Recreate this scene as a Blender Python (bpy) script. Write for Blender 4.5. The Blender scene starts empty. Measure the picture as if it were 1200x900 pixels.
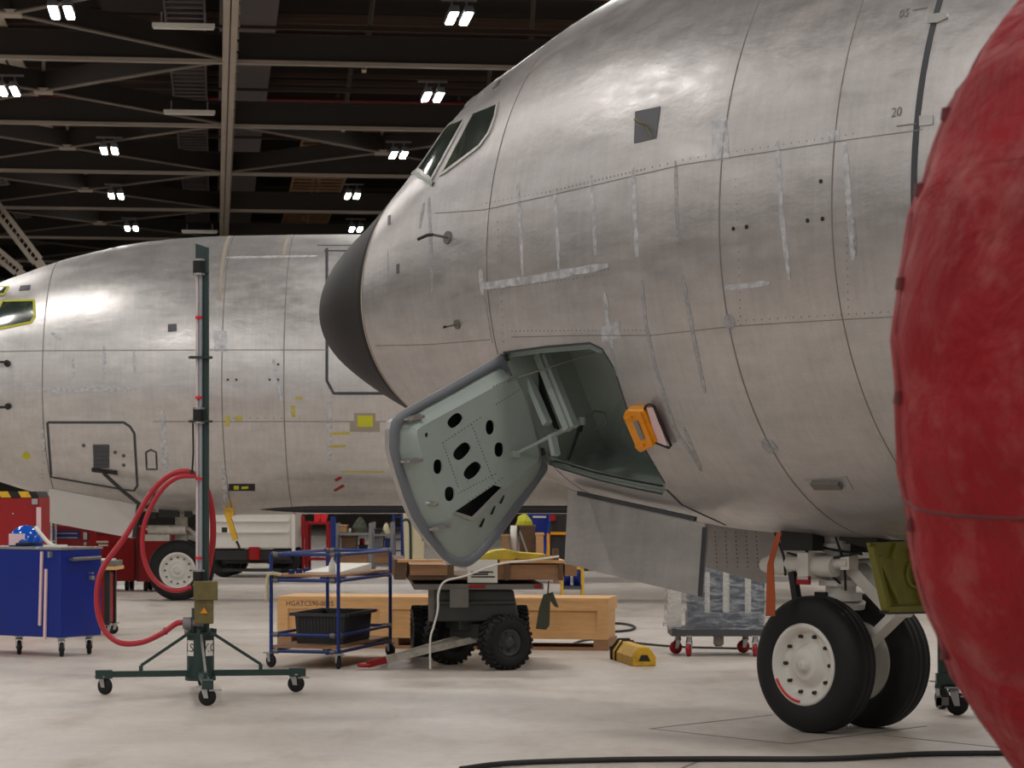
import bpy, bmesh, math, random
import numpy as np
from mathutils import Vector as V, Matrix
from mathutils.bvhtree import BVHTree
from mathutils.geometry import delaunay_2d_cdt, tessellate_polygon
R = math.radians
PI = math.pi
rnd = random.Random(7)
scene = bpy.context.scene
col = scene.collection
F, CH, CX, HY = 2900.0, 1.67, 600.0, 581.0      # focal length in photo pixels, eye height, optical centre, horizon row

def at(px, py, d):
    return V(((px-CX)/F*d, d, CH-(py-HY)/F*d))
def ground(px, py):
    return at(px, py, F*CH/(py-HY))
def ray(px, py):
    return V((0, 0, CH)), V(((px-CX)/F, 1, -(py-HY)/F)).normalized()
def on_plane(px, py, p0, n):
    o, d = ray(px, py)
    return o + d*((p0-o).dot(n)/d.dot(n))

# ------------------------------------------------------------------ materials
def lin(c):
    c = c/255.0
    return c/12.92 if c <= .04045 else ((c+.055)/1.055)**2.4
def rgb(r, g, b):
    return (lin(r), lin(g), lin(b), 1)
def node(nt, kind, **kw):
    n = nt.nodes.new(kind)
    for k, v in kw.items():
        if k in n.inputs: n.inputs[k].default_value = v
        else: setattr(n, k, v)
    return n
def mat(name, color, rough=.6, metal=0.0, var=.12, scale=6.0, bump=0.0, stretch=(1, 1, 1), coat=0.0, dirt=None, dirt_amt=.0, dirt_scale=3.0):
    m = bpy.data.materials.new(name); m.use_nodes = True
    nt = m.node_tree; b = nt.nodes['Principled BSDF']
    b.inputs['Roughness'].default_value = rough
    b.inputs['Metallic'].default_value = metal
    if coat: b.inputs['Coat Weight'].default_value = coat
    tc = node(nt, 'ShaderNodeTexCoord'); mp = node(nt, 'ShaderNodeMapping', Scale=stretch)
    nt.links.new(tc.outputs['Object'], mp.inputs['Vector'])
    nz = node(nt, 'ShaderNodeTexNoise', Scale=scale, Detail=6.0, Roughness=.6)
    nt.links.new(mp.outputs[0], nz.inputs['Vector'])
    mr = node(nt, 'ShaderNodeMapRange')
    mr.inputs['To Min'].default_value = 1-var*1.6; mr.inputs['To Max'].default_value = 1+var*1.6
    nt.links.new(nz.outputs['Fac'], mr.inputs['Value'])
    mx = node(nt, 'ShaderNodeMix', data_type='RGBA', blend_type='MULTIPLY')
    mx.inputs['Factor'].default_value = 1
    mx.inputs['A'].default_value = color
    nt.links.new(mr.outputs[0], mx.inputs['B'])
    out = mx.outputs['Result']
    if dirt:
        n2 = node(nt, 'ShaderNodeTexNoise', Scale=dirt_scale, Detail=8.0, Roughness=.65)
        nt.links.new(tc.outputs['Object'], n2.inputs['Vector'])
        m2 = node(nt, 'ShaderNodeMapRange')
        m2.inputs['From Min'].default_value = .5; m2.inputs['From Max'].default_value = .72
        m2.inputs['To Max'].default_value = dirt_amt
        nt.links.new(n2.outputs['Fac'], m2.inputs['Value'])
        mx2 = node(nt, 'ShaderNodeMix', data_type='RGBA')
        nt.links.new(m2.outputs[0], mx2.inputs['Factor'])
        nt.links.new(out, mx2.inputs['A']); mx2.inputs['B'].default_value = dirt
        out = mx2.outputs['Result']
    nt.links.new(out, b.inputs['Base Color'])
    if bump:
        bp = node(nt, 'ShaderNodeBump', Strength=bump, Distance=.02)
        nt.links.new(nz.outputs['Fac'], bp.inputs['Height'])
        nt.links.new(bp.outputs[0], b.inputs['Normal'])
    return m
def emis(name, color, strength):
    m = bpy.data.materials.new(name); m.use_nodes = True
    b = m.node_tree.nodes['Principled BSDF']
    b.inputs['Base Color'].default_value = color
    b.inputs['Emission Color'].default_value = color
    b.inputs['Emission Strength'].default_value = strength
    return m

def aluminium(name, base, warm):
    m = bpy.data.materials.new(name); m.use_nodes = True
    nt = m.node_tree; b = nt.nodes['Principled BSDF']; L = nt.links.new
    tc = node(nt, 'ShaderNodeTexCoord')
    def nz(scale, st, det=5.0, ro=.6):
        mp = node(nt, 'ShaderNodeMapping', Scale=st); L(tc.outputs['Object'], mp.inputs['Vector'])
        n = node(nt, 'ShaderNodeTexNoise', Scale=scale, Detail=det, Roughness=ro); L(mp.outputs[0], n.inputs['Vector'])
        return n.outputs['Fac']
    def rng(v, a, b2, lo=.25, hi=.75):
        r = node(nt, 'ShaderNodeMapRange'); L(v, r.inputs['Value'])
        r.inputs['From Min'].default_value = lo; r.inputs['From Max'].default_value = hi
        r.inputs['To Min'].default_value = a; r.inputs['To Max'].default_value = b2
        return r.outputs[0]
    def mul(a, c):
        n = node(nt, 'ShaderNodeMath', operation='MULTIPLY'); L(a, n.inputs[0]); L(c, n.inputs[1]); return n.outputs[0]
    patch = mul(rng(nz(.9, (1, 1, 1.3), 6.0), .90, 1.08), rng(nz(3.2, (.8, 1, 1.5), 7.0, .68), .88, 1.12))
    horiz = rng(nz(6.0, (.3, 1, 2.6)), .95, 1.05)
    vert = rng(nz(7.0, (3.0, 1, .25)), .93, 1.06)
    fine = rng(nz(70.0, (1, 1, 1), 3.0), .95, 1.05)
    v = mul(mul(patch, horiz), mul(vert, fine))
    wm = node(nt, 'ShaderNodeMix', data_type='RGBA')
    L(rng(nz(.8, (1, 1, 1.4)), 0, 1), wm.inputs['Factor'])
    wm.inputs['A'].default_value = base; wm.inputs['B'].default_value = warm
    mx = node(nt, 'ShaderNodeMix', data_type='RGBA', blend_type='MULTIPLY'); mx.inputs['Factor'].default_value = 1
    L(wm.outputs['Result'], mx.inputs['A']); L(v, mx.inputs['B'])
    L(mx.outputs['Result'], b.inputs['Base Color'])
    b.inputs['Metallic'].default_value = .68
    L(rng(nz(4.0, (.6, 1, 1.6), 7.0, .7), .27, .50), b.inputs['Roughness'])
    bp = node(nt, 'ShaderNodeBump', Strength=.16, Distance=.05)
    L(nz(2.6, (.7, 1, 1.4), 4.0), bp.inputs['Height']); L(bp.outputs[0], b.inputs['Normal'])
    return m

def concrete():
    m = bpy.data.materials.new('sealed_concrete'); m.use_nodes = True
    nt = m.node_tree; b = nt.nodes['Principled BSDF']; L = nt.links.new
    tc = node(nt, 'ShaderNodeTexCoord')
    def nz(scale, st=(1, 1, 1), det=8.0, ro=.62):
        mp = node(nt, 'ShaderNodeMapping', Scale=st); L(tc.outputs['Object'], mp.inputs['Vector'])
        n = node(nt, 'ShaderNodeTexNoise', Scale=scale, Detail=det, Roughness=ro); L(mp.outputs[0], n.inputs['Vector'])
        return n.outputs['Fac']
    def rng(v, a, c, lo=.3, hi=.7):
        r = node(nt, 'ShaderNodeMapRange'); L(v, r.inputs['Value'])
        r.inputs['From Min'].default_value = lo; r.inputs['From Max'].default_value = hi
        r.inputs['To Min'].default_value = a; r.inputs['To Max'].default_value = c
        return r.outputs[0]
    big = rng(nz(.35, (1, .5, 1)), 0, 1)
    m1 = node(nt, 'ShaderNodeMix', data_type='RGBA'); L(big, m1.inputs['Factor'])
    m1.inputs['A'].default_value = rgb(186, 176, 166); m1.inputs['B'].default_value = rgb(214, 205, 196)
    m2 = node(nt, 'ShaderNodeMix', data_type='RGBA'); L(rng(nz(1.6, (1, .35, 1)), 0, .75, .52, .8), m2.inputs['Factor'])
    L(m1.outputs['Result'], m2.inputs['A']); m2.inputs['B'].default_value = rgb(150, 128, 108)
    m3 = node(nt, 'ShaderNodeMix', data_type='RGBA', blend_type='MULTIPLY'); m3.inputs['Factor'].default_value = 1
    L(m2.outputs['Result'], m3.inputs['A']); L(rng(nz(9.0, (1, .6, 1)), .9, 1.06), m3.inputs['B'])
    m4 = node(nt, 'ShaderNodeMix', data_type='RGBA'); L(rng(nz(7.5), 0, .6, .69, .74), m4.inputs['Factor'])
    L(m3.outputs['Result'], m4.inputs['A']); m4.inputs['B'].default_value = rgb(110, 98, 88)
    L(m4.outputs['Result'], b.inputs['Base Color'])
    L(rng(nz(1.1), .28, .5), b.inputs['Roughness'])
    return m

M = {}
M['alu'] = aluminium('bare_aluminium', (.50, .485, .485, 1), (.49, .455, .44, 1))
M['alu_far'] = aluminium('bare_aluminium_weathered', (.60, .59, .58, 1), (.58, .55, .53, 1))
M['door_alu'] = aluminium('gear_door_aluminium', (.42, .40, .39, 1), (.40, .37, .355, 1)); M['door_alu'].node_tree.nodes['Principled BSDF'].inputs['Metallic'].default_value = .3
M['radome'] = mat('radome_black', rgb(28, 24, 23), .6, var=.08)
M['seam'] = mat('seam_dark', rgb(134, 127, 122), .6, metal=.3)
M['seam_dark'] = mat('door_seal_dark', rgb(62, 64, 68), .7)
M['seam_brown'] = mat('seam_sealant', rgb(156, 146, 132), .6)
M['rivet'] = mat('rivet_metal', rgb(152, 146, 142), .5, metal=.5)
M['dark'] = mat('matte_dark', rgb(38, 37, 36), .7)
M['black'] = mat('black', rgb(16, 16, 16), .6)
M['rubber'] = mat('tyre_rubber', rgb(13, 12, 12), .7, var=.2, scale=14, dirt=rgb(50, 46, 42), dirt_amt=.15, dirt_scale=6)
M['rubber_gasket'] = mat('grey_rubber_seal', rgb(112, 116, 122), .5, var=.06)
M['frame_alu'] = mat('window_frame_metal', rgb(178, 176, 172), .4, metal=.5)
M['white'] = mat('white_gear_paint', rgb(218, 214, 206), .42, var=.05)
M['grime_white'] = mat('worn_white_paint', rgb(190, 184, 172), .5, var=.1, dirt=rgb(90, 80, 70), dirt_amt=.5, dirt_scale=9)
M['primer'] = mat('grey_green_primer', rgb(158, 170, 164), .5, var=.06)
M['primer_bay'] = mat('bay_green_grey_primer', rgb(150, 160, 153), .55, var=.08, scale=3)
M['olive'] = mat('yellow_green_primer', rgb(116, 114, 36), .5, var=.2, dirt=rgb(60, 55, 20), dirt_amt=.5)
M['yellow_trim'] = mat('yellow_green_sealant', rgb(196, 194, 40), .6)
M['yellow_dull'] = mat('dull_yellow_primer', rgb(188, 176, 84), .6)
M['glass'] = mat('cockpit_glass', rgb(44, 54, 48), .12, var=.5, scale=3.5, coat=.6, dirt=rgb(100, 112, 88), dirt_amt=.5, dirt_scale=4)
M['patch'] = mat('dark_grey_patch', rgb(88, 88, 92), .6, var=.05)
M['red_cover'] = mat('red_vinyl_cover', rgb(140, 6, 20), .62, var=.3, scale=3, bump=.7, dirt=rgb(160, 84, 80), dirt_amt=.75, dirt_scale=7.0)
M['cover_seam'] = mat('cover_seam', rgb(92, 22, 26), .6)
M['dk_green'] = mat('dark_green_enamel', rgb(38, 60, 56), .4, var=.12)
M['steel'] = mat('zinc_steel', rgb(178, 178, 176), .35, metal=.7, var=.1)
M['dull_steel'] = mat('dull_steel', rgb(120, 116, 110), .5, metal=.5, var=.15)
M['clear_tube'] = mat('pale_tube', rgb(214, 200, 198), .3, var=.04)
M['red'] = mat('red_enamel', rgb(152, 4, 12), .45, var=.08)
M['red_band'] = mat('red_tape', rgb(224, 34, 44), .5, var=.03)
M['red_hose'] = mat('red_rubber_hose', rgb(178, 38, 50), .42, var=.06)
M['blue'] = mat('blue_enamel', rgb(4, 38, 132), .35, var=.12, scale=3)
M['blue_frame'] = mat('blue_frame', rgb(16, 50, 122), .4, var=.1)
M['blue_gloss'] = mat('blue_plastic', rgb(24, 84, 190), .15, var=.05)
M['wood'] = mat('pine', rgb(216, 168, 112), .65, var=.14, scale=5, stretch=(.6, 6, 6))
M['wood_dark'] = mat('old_wood', rgb(158, 118, 84), .7, var=.22, scale=6, stretch=(.7, 6, 6))
M['wood_brown'] = mat('weathered_wood', rgb(104, 80, 60), .75, var=.2, scale=7)  # darkest wood brown, for boards, boxes and lettering
M['paper'] = mat('paper', rgb(228, 224, 214), .7, var=.03)
M['yellow'] = mat('yellow_paint', rgb(224, 176, 40), .5, var=.12, dirt=rgb(120, 90, 40), dirt_amt=.5, dirt_scale=8)
M['amber'] = mat('amber_plastic', rgb(232, 148, 8), .4, var=.08)
M['pink'] = mat('pink_web', rgb(226, 196, 200), .6, var=.03)
M['orange'] = mat('orange_web', rgb(164, 74, 28), .7, var=.25, scale=3)
M['cloth_olive'] = mat('olive_cloth', rgb(66, 70, 56), .8, var=.2)
M['brass'] = mat('olive_box', rgb(112, 100, 56), .55, var=.2, dirt=rgb(70, 60, 40), dirt_amt=.6, dirt_scale=9)
M['dk_body'] = mat('dark_trailer_paint', rgb(58, 60, 58), .5, var=.15)
M['plastic_dk'] = mat('dark_grey_plastic', rgb(58, 58, 62), .5, var=.06)
M['grey'] = mat('mid_grey_paint', rgb(128, 128, 130), .5, var=.08)
M['grey_dk'] = mat('dark_grey_paint', rgb(72, 74, 78), .5, var=.1)
M['cream'] = mat('cream_paint', rgb(206, 194, 160), .6, var=.06)
M['card'] = mat('cardboard', rgb(172, 132, 96), .75, var=.1)
M['girder_web'] = mat('girder_brown_shaded', rgb(52, 45, 40), .7, var=.15, scale=.5)  # darker than the flange: weak light on upright faces put into the colour
M['girder_flange'] = mat('girder_cream_lit', rgb(176, 164, 150), .6, var=.12, scale=.8)  # paler than the web: floor bounce on the underside put into the colour
M['deck'] = mat('roof_deck', rgb(40, 31, 27), .8, var=.3, scale=.3)
M['pipe_red'] = mat('red_pipe', rgb(110, 34, 30), .6)
M['skylight'] = mat('corrugated_strip', rgb(170, 132, 98), .7, var=.15, scale=2)
M['panel_grey'] = mat('grey_duct', rgb(104, 96, 96), .6, var=.1, scale=1)
M['wall'] = mat('hangar_wall', rgb(120, 112, 104), .8, var=.1, scale=.2)
M['lamp'] = emis('lamp_glow', (1, .98, .95, 1), 150)
M['ink'] = mat('ink', rgb(28, 28, 30), .7)
M['pencil'] = mat('pencil', rgb(116, 110, 108), .7)
M['streak'] = mat('light_sealant', rgb(206, 208, 212), .5, var=.15, scale=9)
M['streak_dim'] = mat('thin_sealant', rgb(178, 178, 182), .5, var=.15, scale=9)
M['wrap'] = mat('stretch_wrap', rgb(196, 200, 206), .2, var=.1, scale=4)
M['floor'] = concrete()
def soft(m, lo, hi):
    nt = m.node_tree; b = nt.nodes['Principled BSDF']; tc = node(nt, 'ShaderNodeTexCoord')
    n = node(nt, 'ShaderNodeTexNoise', Scale=16.0, Detail=4.0); nt.links.new(tc.outputs['Object'], n.inputs['Vector'])
    r = node(nt, 'ShaderNodeMapRange'); r.inputs['From Min'].default_value = .35; r.inputs['From Max'].default_value = .65
    r.inputs['To Min'].default_value = lo; r.inputs['To Max'].default_value = hi
    nt.links.new(n.outputs['Fac'], r.inputs['Value']); nt.links.new(r.outputs[0], b.inputs['Alpha'])
soft(M['streak'], .45, .9); soft(M['streak_dim'], .3, .7)

def wrap_mat():
    m = M['wrap']; nt = m.node_tree; b = nt.nodes['Principled BSDF']; L = nt.links.new
    b.inputs['Roughness'].default_value = .18; b.inputs['Coat Weight'].default_value = .5
    tc = node(nt, 'ShaderNodeTexCoord'); mp = node(nt, 'ShaderNodeMapping', Scale=(2.0, 2.0, 7)); mp.inputs['Rotation'].default_value = (.12, .1, 0)
    L(tc.outputs['Object'], mp.inputs['Vector'])
    n = node(nt, 'ShaderNodeTexNoise', Scale=2.6, Detail=6.0, Distortion=1.2); L(mp.outputs[0], n.inputs['Vector'])
    r = node(nt, 'ShaderNodeMapRange'); r.inputs['From Min'].default_value = .42; r.inputs['From Max'].default_value = .68
    r.inputs['To Min'].default_value = .12; r.inputs['To Max'].default_value = .6
    L(n.outputs['Fac'], r.inputs['Value']); L(r.outputs[0], b.inputs['Alpha'])
    bp = node(nt, 'ShaderNodeBump', Strength=.8, Distance=.03); L(n.outputs['Fac'], bp.inputs['Height']); L(bp.outputs[0], b.inputs['Normal'])
wrap_mat()

def red_cover_mat():
    """faded pink scuffs and lengthwise creases on the vinyl"""
    nt = M['red_cover'].node_tree; b = nt.nodes['Principled BSDF']; L = nt.links.new
    tc = node(nt, 'ShaderNodeTexCoord')
    b.inputs['Specular IOR Level'].default_value = .3
    n = node(nt, 'ShaderNodeTexNoise', Scale=2.2, Detail=7.0, Distortion=1.8); L(tc.outputs['Object'], n.inputs['Vector'])
    bp = node(nt, 'ShaderNodeBump', Strength=.6, Distance=.10); L(n.outputs['Fac'], bp.inputs['Height'])
    mp = node(nt, 'ShaderNodeMapping', Scale=(1.2, 6.0, .7)); L(tc.outputs['Object'], mp.inputs['Vector'])
    n2 = node(nt, 'ShaderNodeTexNoise', Scale=1.5, Detail=5.0, Distortion=.8); L(mp.outputs[0], n2.inputs['Vector'])
    b2 = node(nt, 'ShaderNodeBump', Strength=.7, Distance=.06); L(n2.outputs['Fac'], b2.inputs['Height']); L(bp.outputs[0], b2.inputs['Normal']); bp = b2
    L(bp.outputs[0], b.inputs['Normal'])
red_cover_mat()

# ------------------------------------------------------------------ mesh helpers
ROOTM = {}
def thing(name, label, cat, loc=(0, 0, 0), rz=0.0, group=None):
    o = bpy.data.objects.new(name, None); col.objects.link(o)
    o.location = loc; o.rotation_euler = (0, 0, rz); o.empty_display_size = .2
    o['label'] = label; o['category'] = cat
    if group: o['group'] = group
    ROOTM[o.name] = Matrix.Translation(V(loc)) @ Matrix.Rotation(rz, 4, 'Z')
    return o
def relabel(o, label, group=None):
    o['label'] = label
    if group: o['group'] = group
def copy_tree(o, parent=None):
    c = o.copy(); col.objects.link(c)
    if parent: c.parent = parent
    for ch in list(o.children): copy_tree(ch, c)
    return c

class MB:
    """collects geometry in world coordinates; build() links it as one object"""
    def __init__(s): s.v = []; s.f = []; s.mi = []; s.sm = []
    def add(s, vs, fs, mi=0, smooth=False):
        o = len(s.v); s.v += [V(p) for p in vs]
        for f in fs: s.f.append([o+i for i in f]); s.mi.append(mi); s.sm.append(smooth)
        return s
    def hexa(s, p, mi=0):   # 8 points: bottom 4, top 4
        return s.add(p, [(0, 3, 2, 1), (4, 5, 6, 7), (0, 1, 5, 4), (1, 2, 6, 5), (2, 3, 7, 6), (3, 0, 4, 7)], mi)
    def box(s, c, size, rz=0.0, mi=0, rx=0.0, ry=0.0):
        m = Matrix.Rotation(rz, 3, 'Z') @ Matrix.Rotation(ry, 3, 'Y') @ Matrix.Rotation(rx, 3, 'X'); c = V(c); x, y, z = [k/2 for k in size]
        p = [V(q) for q in ((-x, -y, -z), (x, -y, -z), (x, y, -z), (-x, y, -z), (-x, -y, z), (x, -y, z), (x, y, z), (-x, y, z))]
        return s.hexa([c+m@q for q in p], mi)
    def beam(s, p, q, w, h, mi=0, up=(0, 0, 1)):
        p, q = V(p), V(q); d = (q-p).normalized(); up = V(up)
        if abs(d.dot(up)) > .98: up = V((1, 0, 0))
        a = d.cross(up).normalized()*w/2; b = a.cross(d).normalized()*h/2
        return s.hexa([p-a-b, p+a-b, q+a-b, q-a-b, p-a+b, p+a+b, q+a+b, q-a+b], mi)
    def cyl(s, p, q, r, r2=None, n=16, mi=0, cap=True, smooth=True):
        p, q = V(p), V(q); r2 = r if r2 is None else r2
        d = (q-p).normalized(); a = d.orthogonal().normalized(); b = d.cross(a)
        vs = []
        for c, rr in ((p, r), (q, r2)):
            for i in range(n):
                t = 2*PI*i/n; vs.append(c+(a*math.cos(t)+b*math.sin(t))*rr)
        s.add(vs, [(i, (i+1) % n, n+(i+1) % n, n+i) for i in range(n)], mi, smooth)
        if cap: s.add(vs, [tuple(reversed(range(n))), tuple(range(n, 2*n))], mi, False)
        return s
    def tube(s, pts, r, n=8, mi=0, cap=True):
        pts = [V(p) for p in pts]; vs = []; up = None
        for i, p in enumerate(pts):
            d = (pts[min(i+1, len(pts)-1)]-pts[max(i-1, 0)]).normalized()
            if up is None: up = d.orthogonal().normalized()
            up = (up-d*up.dot(d)).normalized(); b = d.cross(up)
            for k in range(n):
                t = 2*PI*k/n; vs.append(p+(up*math.cos(t)+b*math.sin(t))*r)
        fs = []
        for i in range(len(pts)-1):
            for k in range(n): fs.append((i*n+k, i*n+(k+1) % n, (i+1)*n+(k+1) % n, (i+1)*n+k))
        s.add(vs, fs, mi, True)
        if cap: s.add(vs, [tuple(reversed(range(n))), tuple(range((len(pts)-1)*n, len(pts)*n))], mi)
        return s
    def lathe(s, prof, c, axis, n=48, mi=0, smooth=True, close=False):
        """prof: (along axis, radius)"""
        c = V(c); d = V(axis).normalized(); a = d.orthogonal().normalized(); b = d.cross(a); vs = []
        for (h, r) in prof:
            for i in range(n):
                t = 2*PI*i/n; vs.append(c+d*h+(a*math.cos(t)+b*math.sin(t))*r)
        fs = []; m = len(prof)
        for j in range(m if close else m-1):
            k = (j+1) % m
            for i in range(n): fs.append((j*n+i, j*n+(i+1) % n, k*n+(i+1) % n, k*n+i))
        return s.add(vs, fs, mi, smooth)
    def prism(s, poly, ext, mi=0):
        poly = [V(p) for p in poly]; ext = V(ext); n = len(poly)
        vs = poly+[p+ext for p in poly]
        fs = [tuple(range(n)), tuple(reversed(range(n, 2*n)))]+[(i, n+i, n+(i+1) % n, (i+1) % n) for i in range(n)]
        return s.add(vs, fs, mi)
    def build(s, name, m, parent=None, bevel=0.0, weld=False, kind=None):
        root = parent
        while root is not None and root.parent is not None: root = root.parent
        inv = ROOTM[root.name].inverted() if root is not None else Matrix.Identity(4)
        me = bpy.data.meshes.new(name)
        me.from_pydata([inv@p for p in s.v], [], s.f)
        ms = m if isinstance(m, (list, tuple)) else [m]
        for k in ms: me.materials.append(k)
        for p, i, sm in zip(me.polygons, s.mi, s.sm): p.material_index = i; p.use_smooth = sm
        bm = bmesh.new(); bm.from_mesh(me)
        if weld: bmesh.ops.remove_doubles(bm, verts=bm.verts, dist=1e-4)
        bmesh.ops.recalc_face_normals(bm, faces=bm.faces)
        bm.to_mesh(me); bm.free(); me.update()
        o = bpy.data.objects.new(name, me); col.objects.link(o)
        if parent is not None: o.parent = parent
        if bevel:
            b = o.modifiers.new('bevel', 'BEVEL'); b.width = bevel; b.segments = 2; b.limit_method = 'ANGLE'; b.angle_limit = R(40)
        if kind: o['kind'] = kind
        return o
def tag(o, label, cat, group=None):
    o['label'] = label; o['category'] = cat
    if group: o['group'] = group
    return o
def mesh_thing(name, label, cat, mb, m, group=None, bevel=0.0, origin=None):
    """a thing that is one mesh, with its origin at its base"""
    c = origin if origin is not None else V((sum(p.x for p in mb.v)/len(mb.v), sum(p.y for p in mb.v)/len(mb.v), min(p.z for p in mb.v)))
    mb.v = [p-c for p in mb.v]
    o = mb.build(name, m, None, bevel); o.location = c
    return tag(o, label, cat, group)
def spline(pts, n=8, closed=False):
    pts = [V(p) for p in pts]; out = []; N = len(pts)
    rng = range(N) if closed else range(N-1)
    for i in rng:
        if closed: a, b, c, d = pts[(i-1) % N], pts[i], pts[(i+1) % N], pts[(i+2) % N]
        else: a, b, c, d = pts[max(i-1, 0)], pts[i], pts[i+1], pts[min(i+2, N-1)]
        for k in range(n):
            t = k/n
            out.append(.5*((2*b)+(c-a)*t+(2*a-5*b+4*c-d)*t*t+(3*b-a-3*c+d)*t**3))
    if not closed: out.append(pts[-1])
    return out
def text_mesh(txt, size):
    cu = bpy.data.curves.new('lettering', 'FONT'); cu.body = txt; cu.size = size; cu.align_x = 'CENTER'; cu.align_y = 'CENTER'; cu.resolution_u = 3
    o = bpy.data.objects.new('lettering', cu); col.objects.link(o)
    dg = bpy.context.evaluated_depsgraph_get(); dg.update()
    me = o.evaluated_get(dg).to_mesh()
    vs = [v.co.copy() for v in me.vertices]; fs = [tuple(p.vertices) for p in me.polygons]
    bpy.data.objects.remove(o); bpy.data.curves.remove(cu)
    return vs, fs
def write(mb, txt, size, c, right, up, off=.003, mi=0):
    vs, fs = text_mesh(txt, size); right = V(right).normalized(); up = V(up).normalized(); n = right.cross(up)
    mb.add([V(c)+right*v.x+up*v.y+n*off for v in vs], fs, mi); return mb

def caster(parent, g, top, r, yaw, brake=False, w=.035, fork='steel', tyre='rubber'):
    """swivel caster: fork plates, plate; wheel is a sub-part"""
    g = V((g[0], g[1], 0)); d = V((math.cos(yaw), math.sin(yaw), 0)); s = V((-d.y, d.x, 0)); c = g+V((0, 0, r))
    piv = c+d*r*.35; f = MB()
    f.box(piv*1+V((0, 0, top-c.z-.008)), (r*1.5, r*1.3, .012), yaw)
    f.cyl(piv+V((0, 0, top-c.z-.02)), piv+V((0, 0, r*1.1)), r*.42, r*.55, 12)
    for k in (-1, 1):
        o = s*k*(w/2+.006)
        f.prism([c+o-d*r*.25-V((0, 0, r*.15)), c+o+d*r*.25-V((0, 0, r*.15)), piv+o+d*r*.35+V((0, 0, r*1.1)), piv+o-d*r*.45+V((0, 0, r*1.1))], s*k*.006)
    if brake: f.beam(c-d*r*.3+V((0, 0, r*.7)), c-d*r*1.55+V((0, 0, r*.75)), w*1.2, .012)
    o = f.build('caster', M[fork], parent)
    wm = MB(); wm.lathe([(-w/2, r*.2), (-w/2, r*.86), (-w*.3, r), (w*.3, r), (w/2, r*.86), (w/2, r*.2)], c, s, 24)
    wm.cyl(c-s*(w/2+.008), c+s*(w/2+.008), r*.25, n=12)
    wm.build('caster_wheel', M[tyre], o)
    return o

# ------------------------------------------------------------------ camera
cam_d = bpy.data.cameras.new('camera'); cam = bpy.data.objects.new('camera', cam_d); col.objects.link(cam)
cam.location = (0, 0, CH); cam.rotation_euler = (R(90), 0, 0)
cam_d.sensor_width = 36; cam_d.sensor_fit = 'HORIZONTAL'; cam_d.lens = 36*F/1200; cam_d.shift_y = (HY-450)/1200
cam_d.clip_end = 400
cam_d.dof.use_dof = True; cam_d.dof.focus_distance = 17.6; cam_d.dof.aperture_fstop = 8
scene.camera = cam

# ------------------------------------------------------------------ setting (hangar frame: r across, s along, rotated 6.8 degrees)
HA = R(6.84)
RV = V((math.cos(HA), math.sin(HA), 0)); SV = V((-math.sin(HA), math.cos(HA), 0))
def hg(r, s, z): return RV*r+SV*s+V((0, 0, z))
def struct(mb, name, m, bevel=0.0): return mb.build(name, m, None, bevel, kind='structure')
CZ = CH+11.0
fl = MB(); fl.box(hg(0, 60, -.15), (130, 170, .3), HA); struct(fl, 'floor', M['floor'])
ce = MB(); ce.box(hg(0, 60, CZ+4.2), (130, 170, .3), HA); struct(ce, 'ceiling', M['deck'])
wb = MB(); wb.box(hg(0, 142, 8.2), (130, .3, 16.8), HA); struct(wb, 'wall_back', M['wall'])
wl = MB(); wl.box(hg(-62, 60, 8.2), (.3, 170, 16.8), HA); struct(wl, 'wall_left', M['wall'])
wr = MB(); wr.box(hg(62, 60, 8.2), (.3, 170, 16.8), HA); struct(wr, 'wall_right', M['wall'])

trim_n = [0]
def trim(mb, m):
    trim_n[0] += 1; return struct(mb, 'trim_%d' % trim_n[0], m)
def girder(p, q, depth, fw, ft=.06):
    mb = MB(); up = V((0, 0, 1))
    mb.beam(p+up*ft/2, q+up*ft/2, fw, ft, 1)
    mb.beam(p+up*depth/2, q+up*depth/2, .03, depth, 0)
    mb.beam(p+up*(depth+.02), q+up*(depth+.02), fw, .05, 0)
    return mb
S0 = 63.45; DS = 11.02
rows = [S0+DS*i for i in range(-4, 7)]
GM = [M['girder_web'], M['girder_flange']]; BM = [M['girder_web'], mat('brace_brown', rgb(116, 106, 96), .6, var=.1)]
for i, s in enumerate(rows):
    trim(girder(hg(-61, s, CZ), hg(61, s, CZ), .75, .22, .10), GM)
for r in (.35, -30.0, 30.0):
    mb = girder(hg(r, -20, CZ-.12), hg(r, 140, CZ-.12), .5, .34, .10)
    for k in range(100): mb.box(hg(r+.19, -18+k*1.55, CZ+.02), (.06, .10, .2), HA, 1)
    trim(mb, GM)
def braces(i, r0, r1):
    s0, s1 = rows[i], rows[i+1]
    for a, b in (((r0, s0), (r1, s1)), ((r0, s1), (r1, s0))):
        mb = MB(); p = hg(a[0], a[1], CZ+.1); q = hg(b[0], b[1], CZ+.1)
        mb.beam(p, q, .20, .04, 1); mb.beam(p+V((0, 0, .28)), q+V((0, 0, .28)), .12, .5, 0)
        trim(mb, BM)
    mb = MB(); c = hg((r0+r1)/2, (s0+s1)/2, CZ+.1); mb.box(c, (.5, .5, .12), HA); mb.cyl(c, c+V((0, 0, 1.2)), .05); trim(mb, M['girder_flange'])
for i in range(3, 10): braces(i, -9.7, .35); 
for i in range(3, 10): braces(i, -19.7, -9.7)
for i in (5, 8): braces(i, .35, 10.4)
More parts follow.
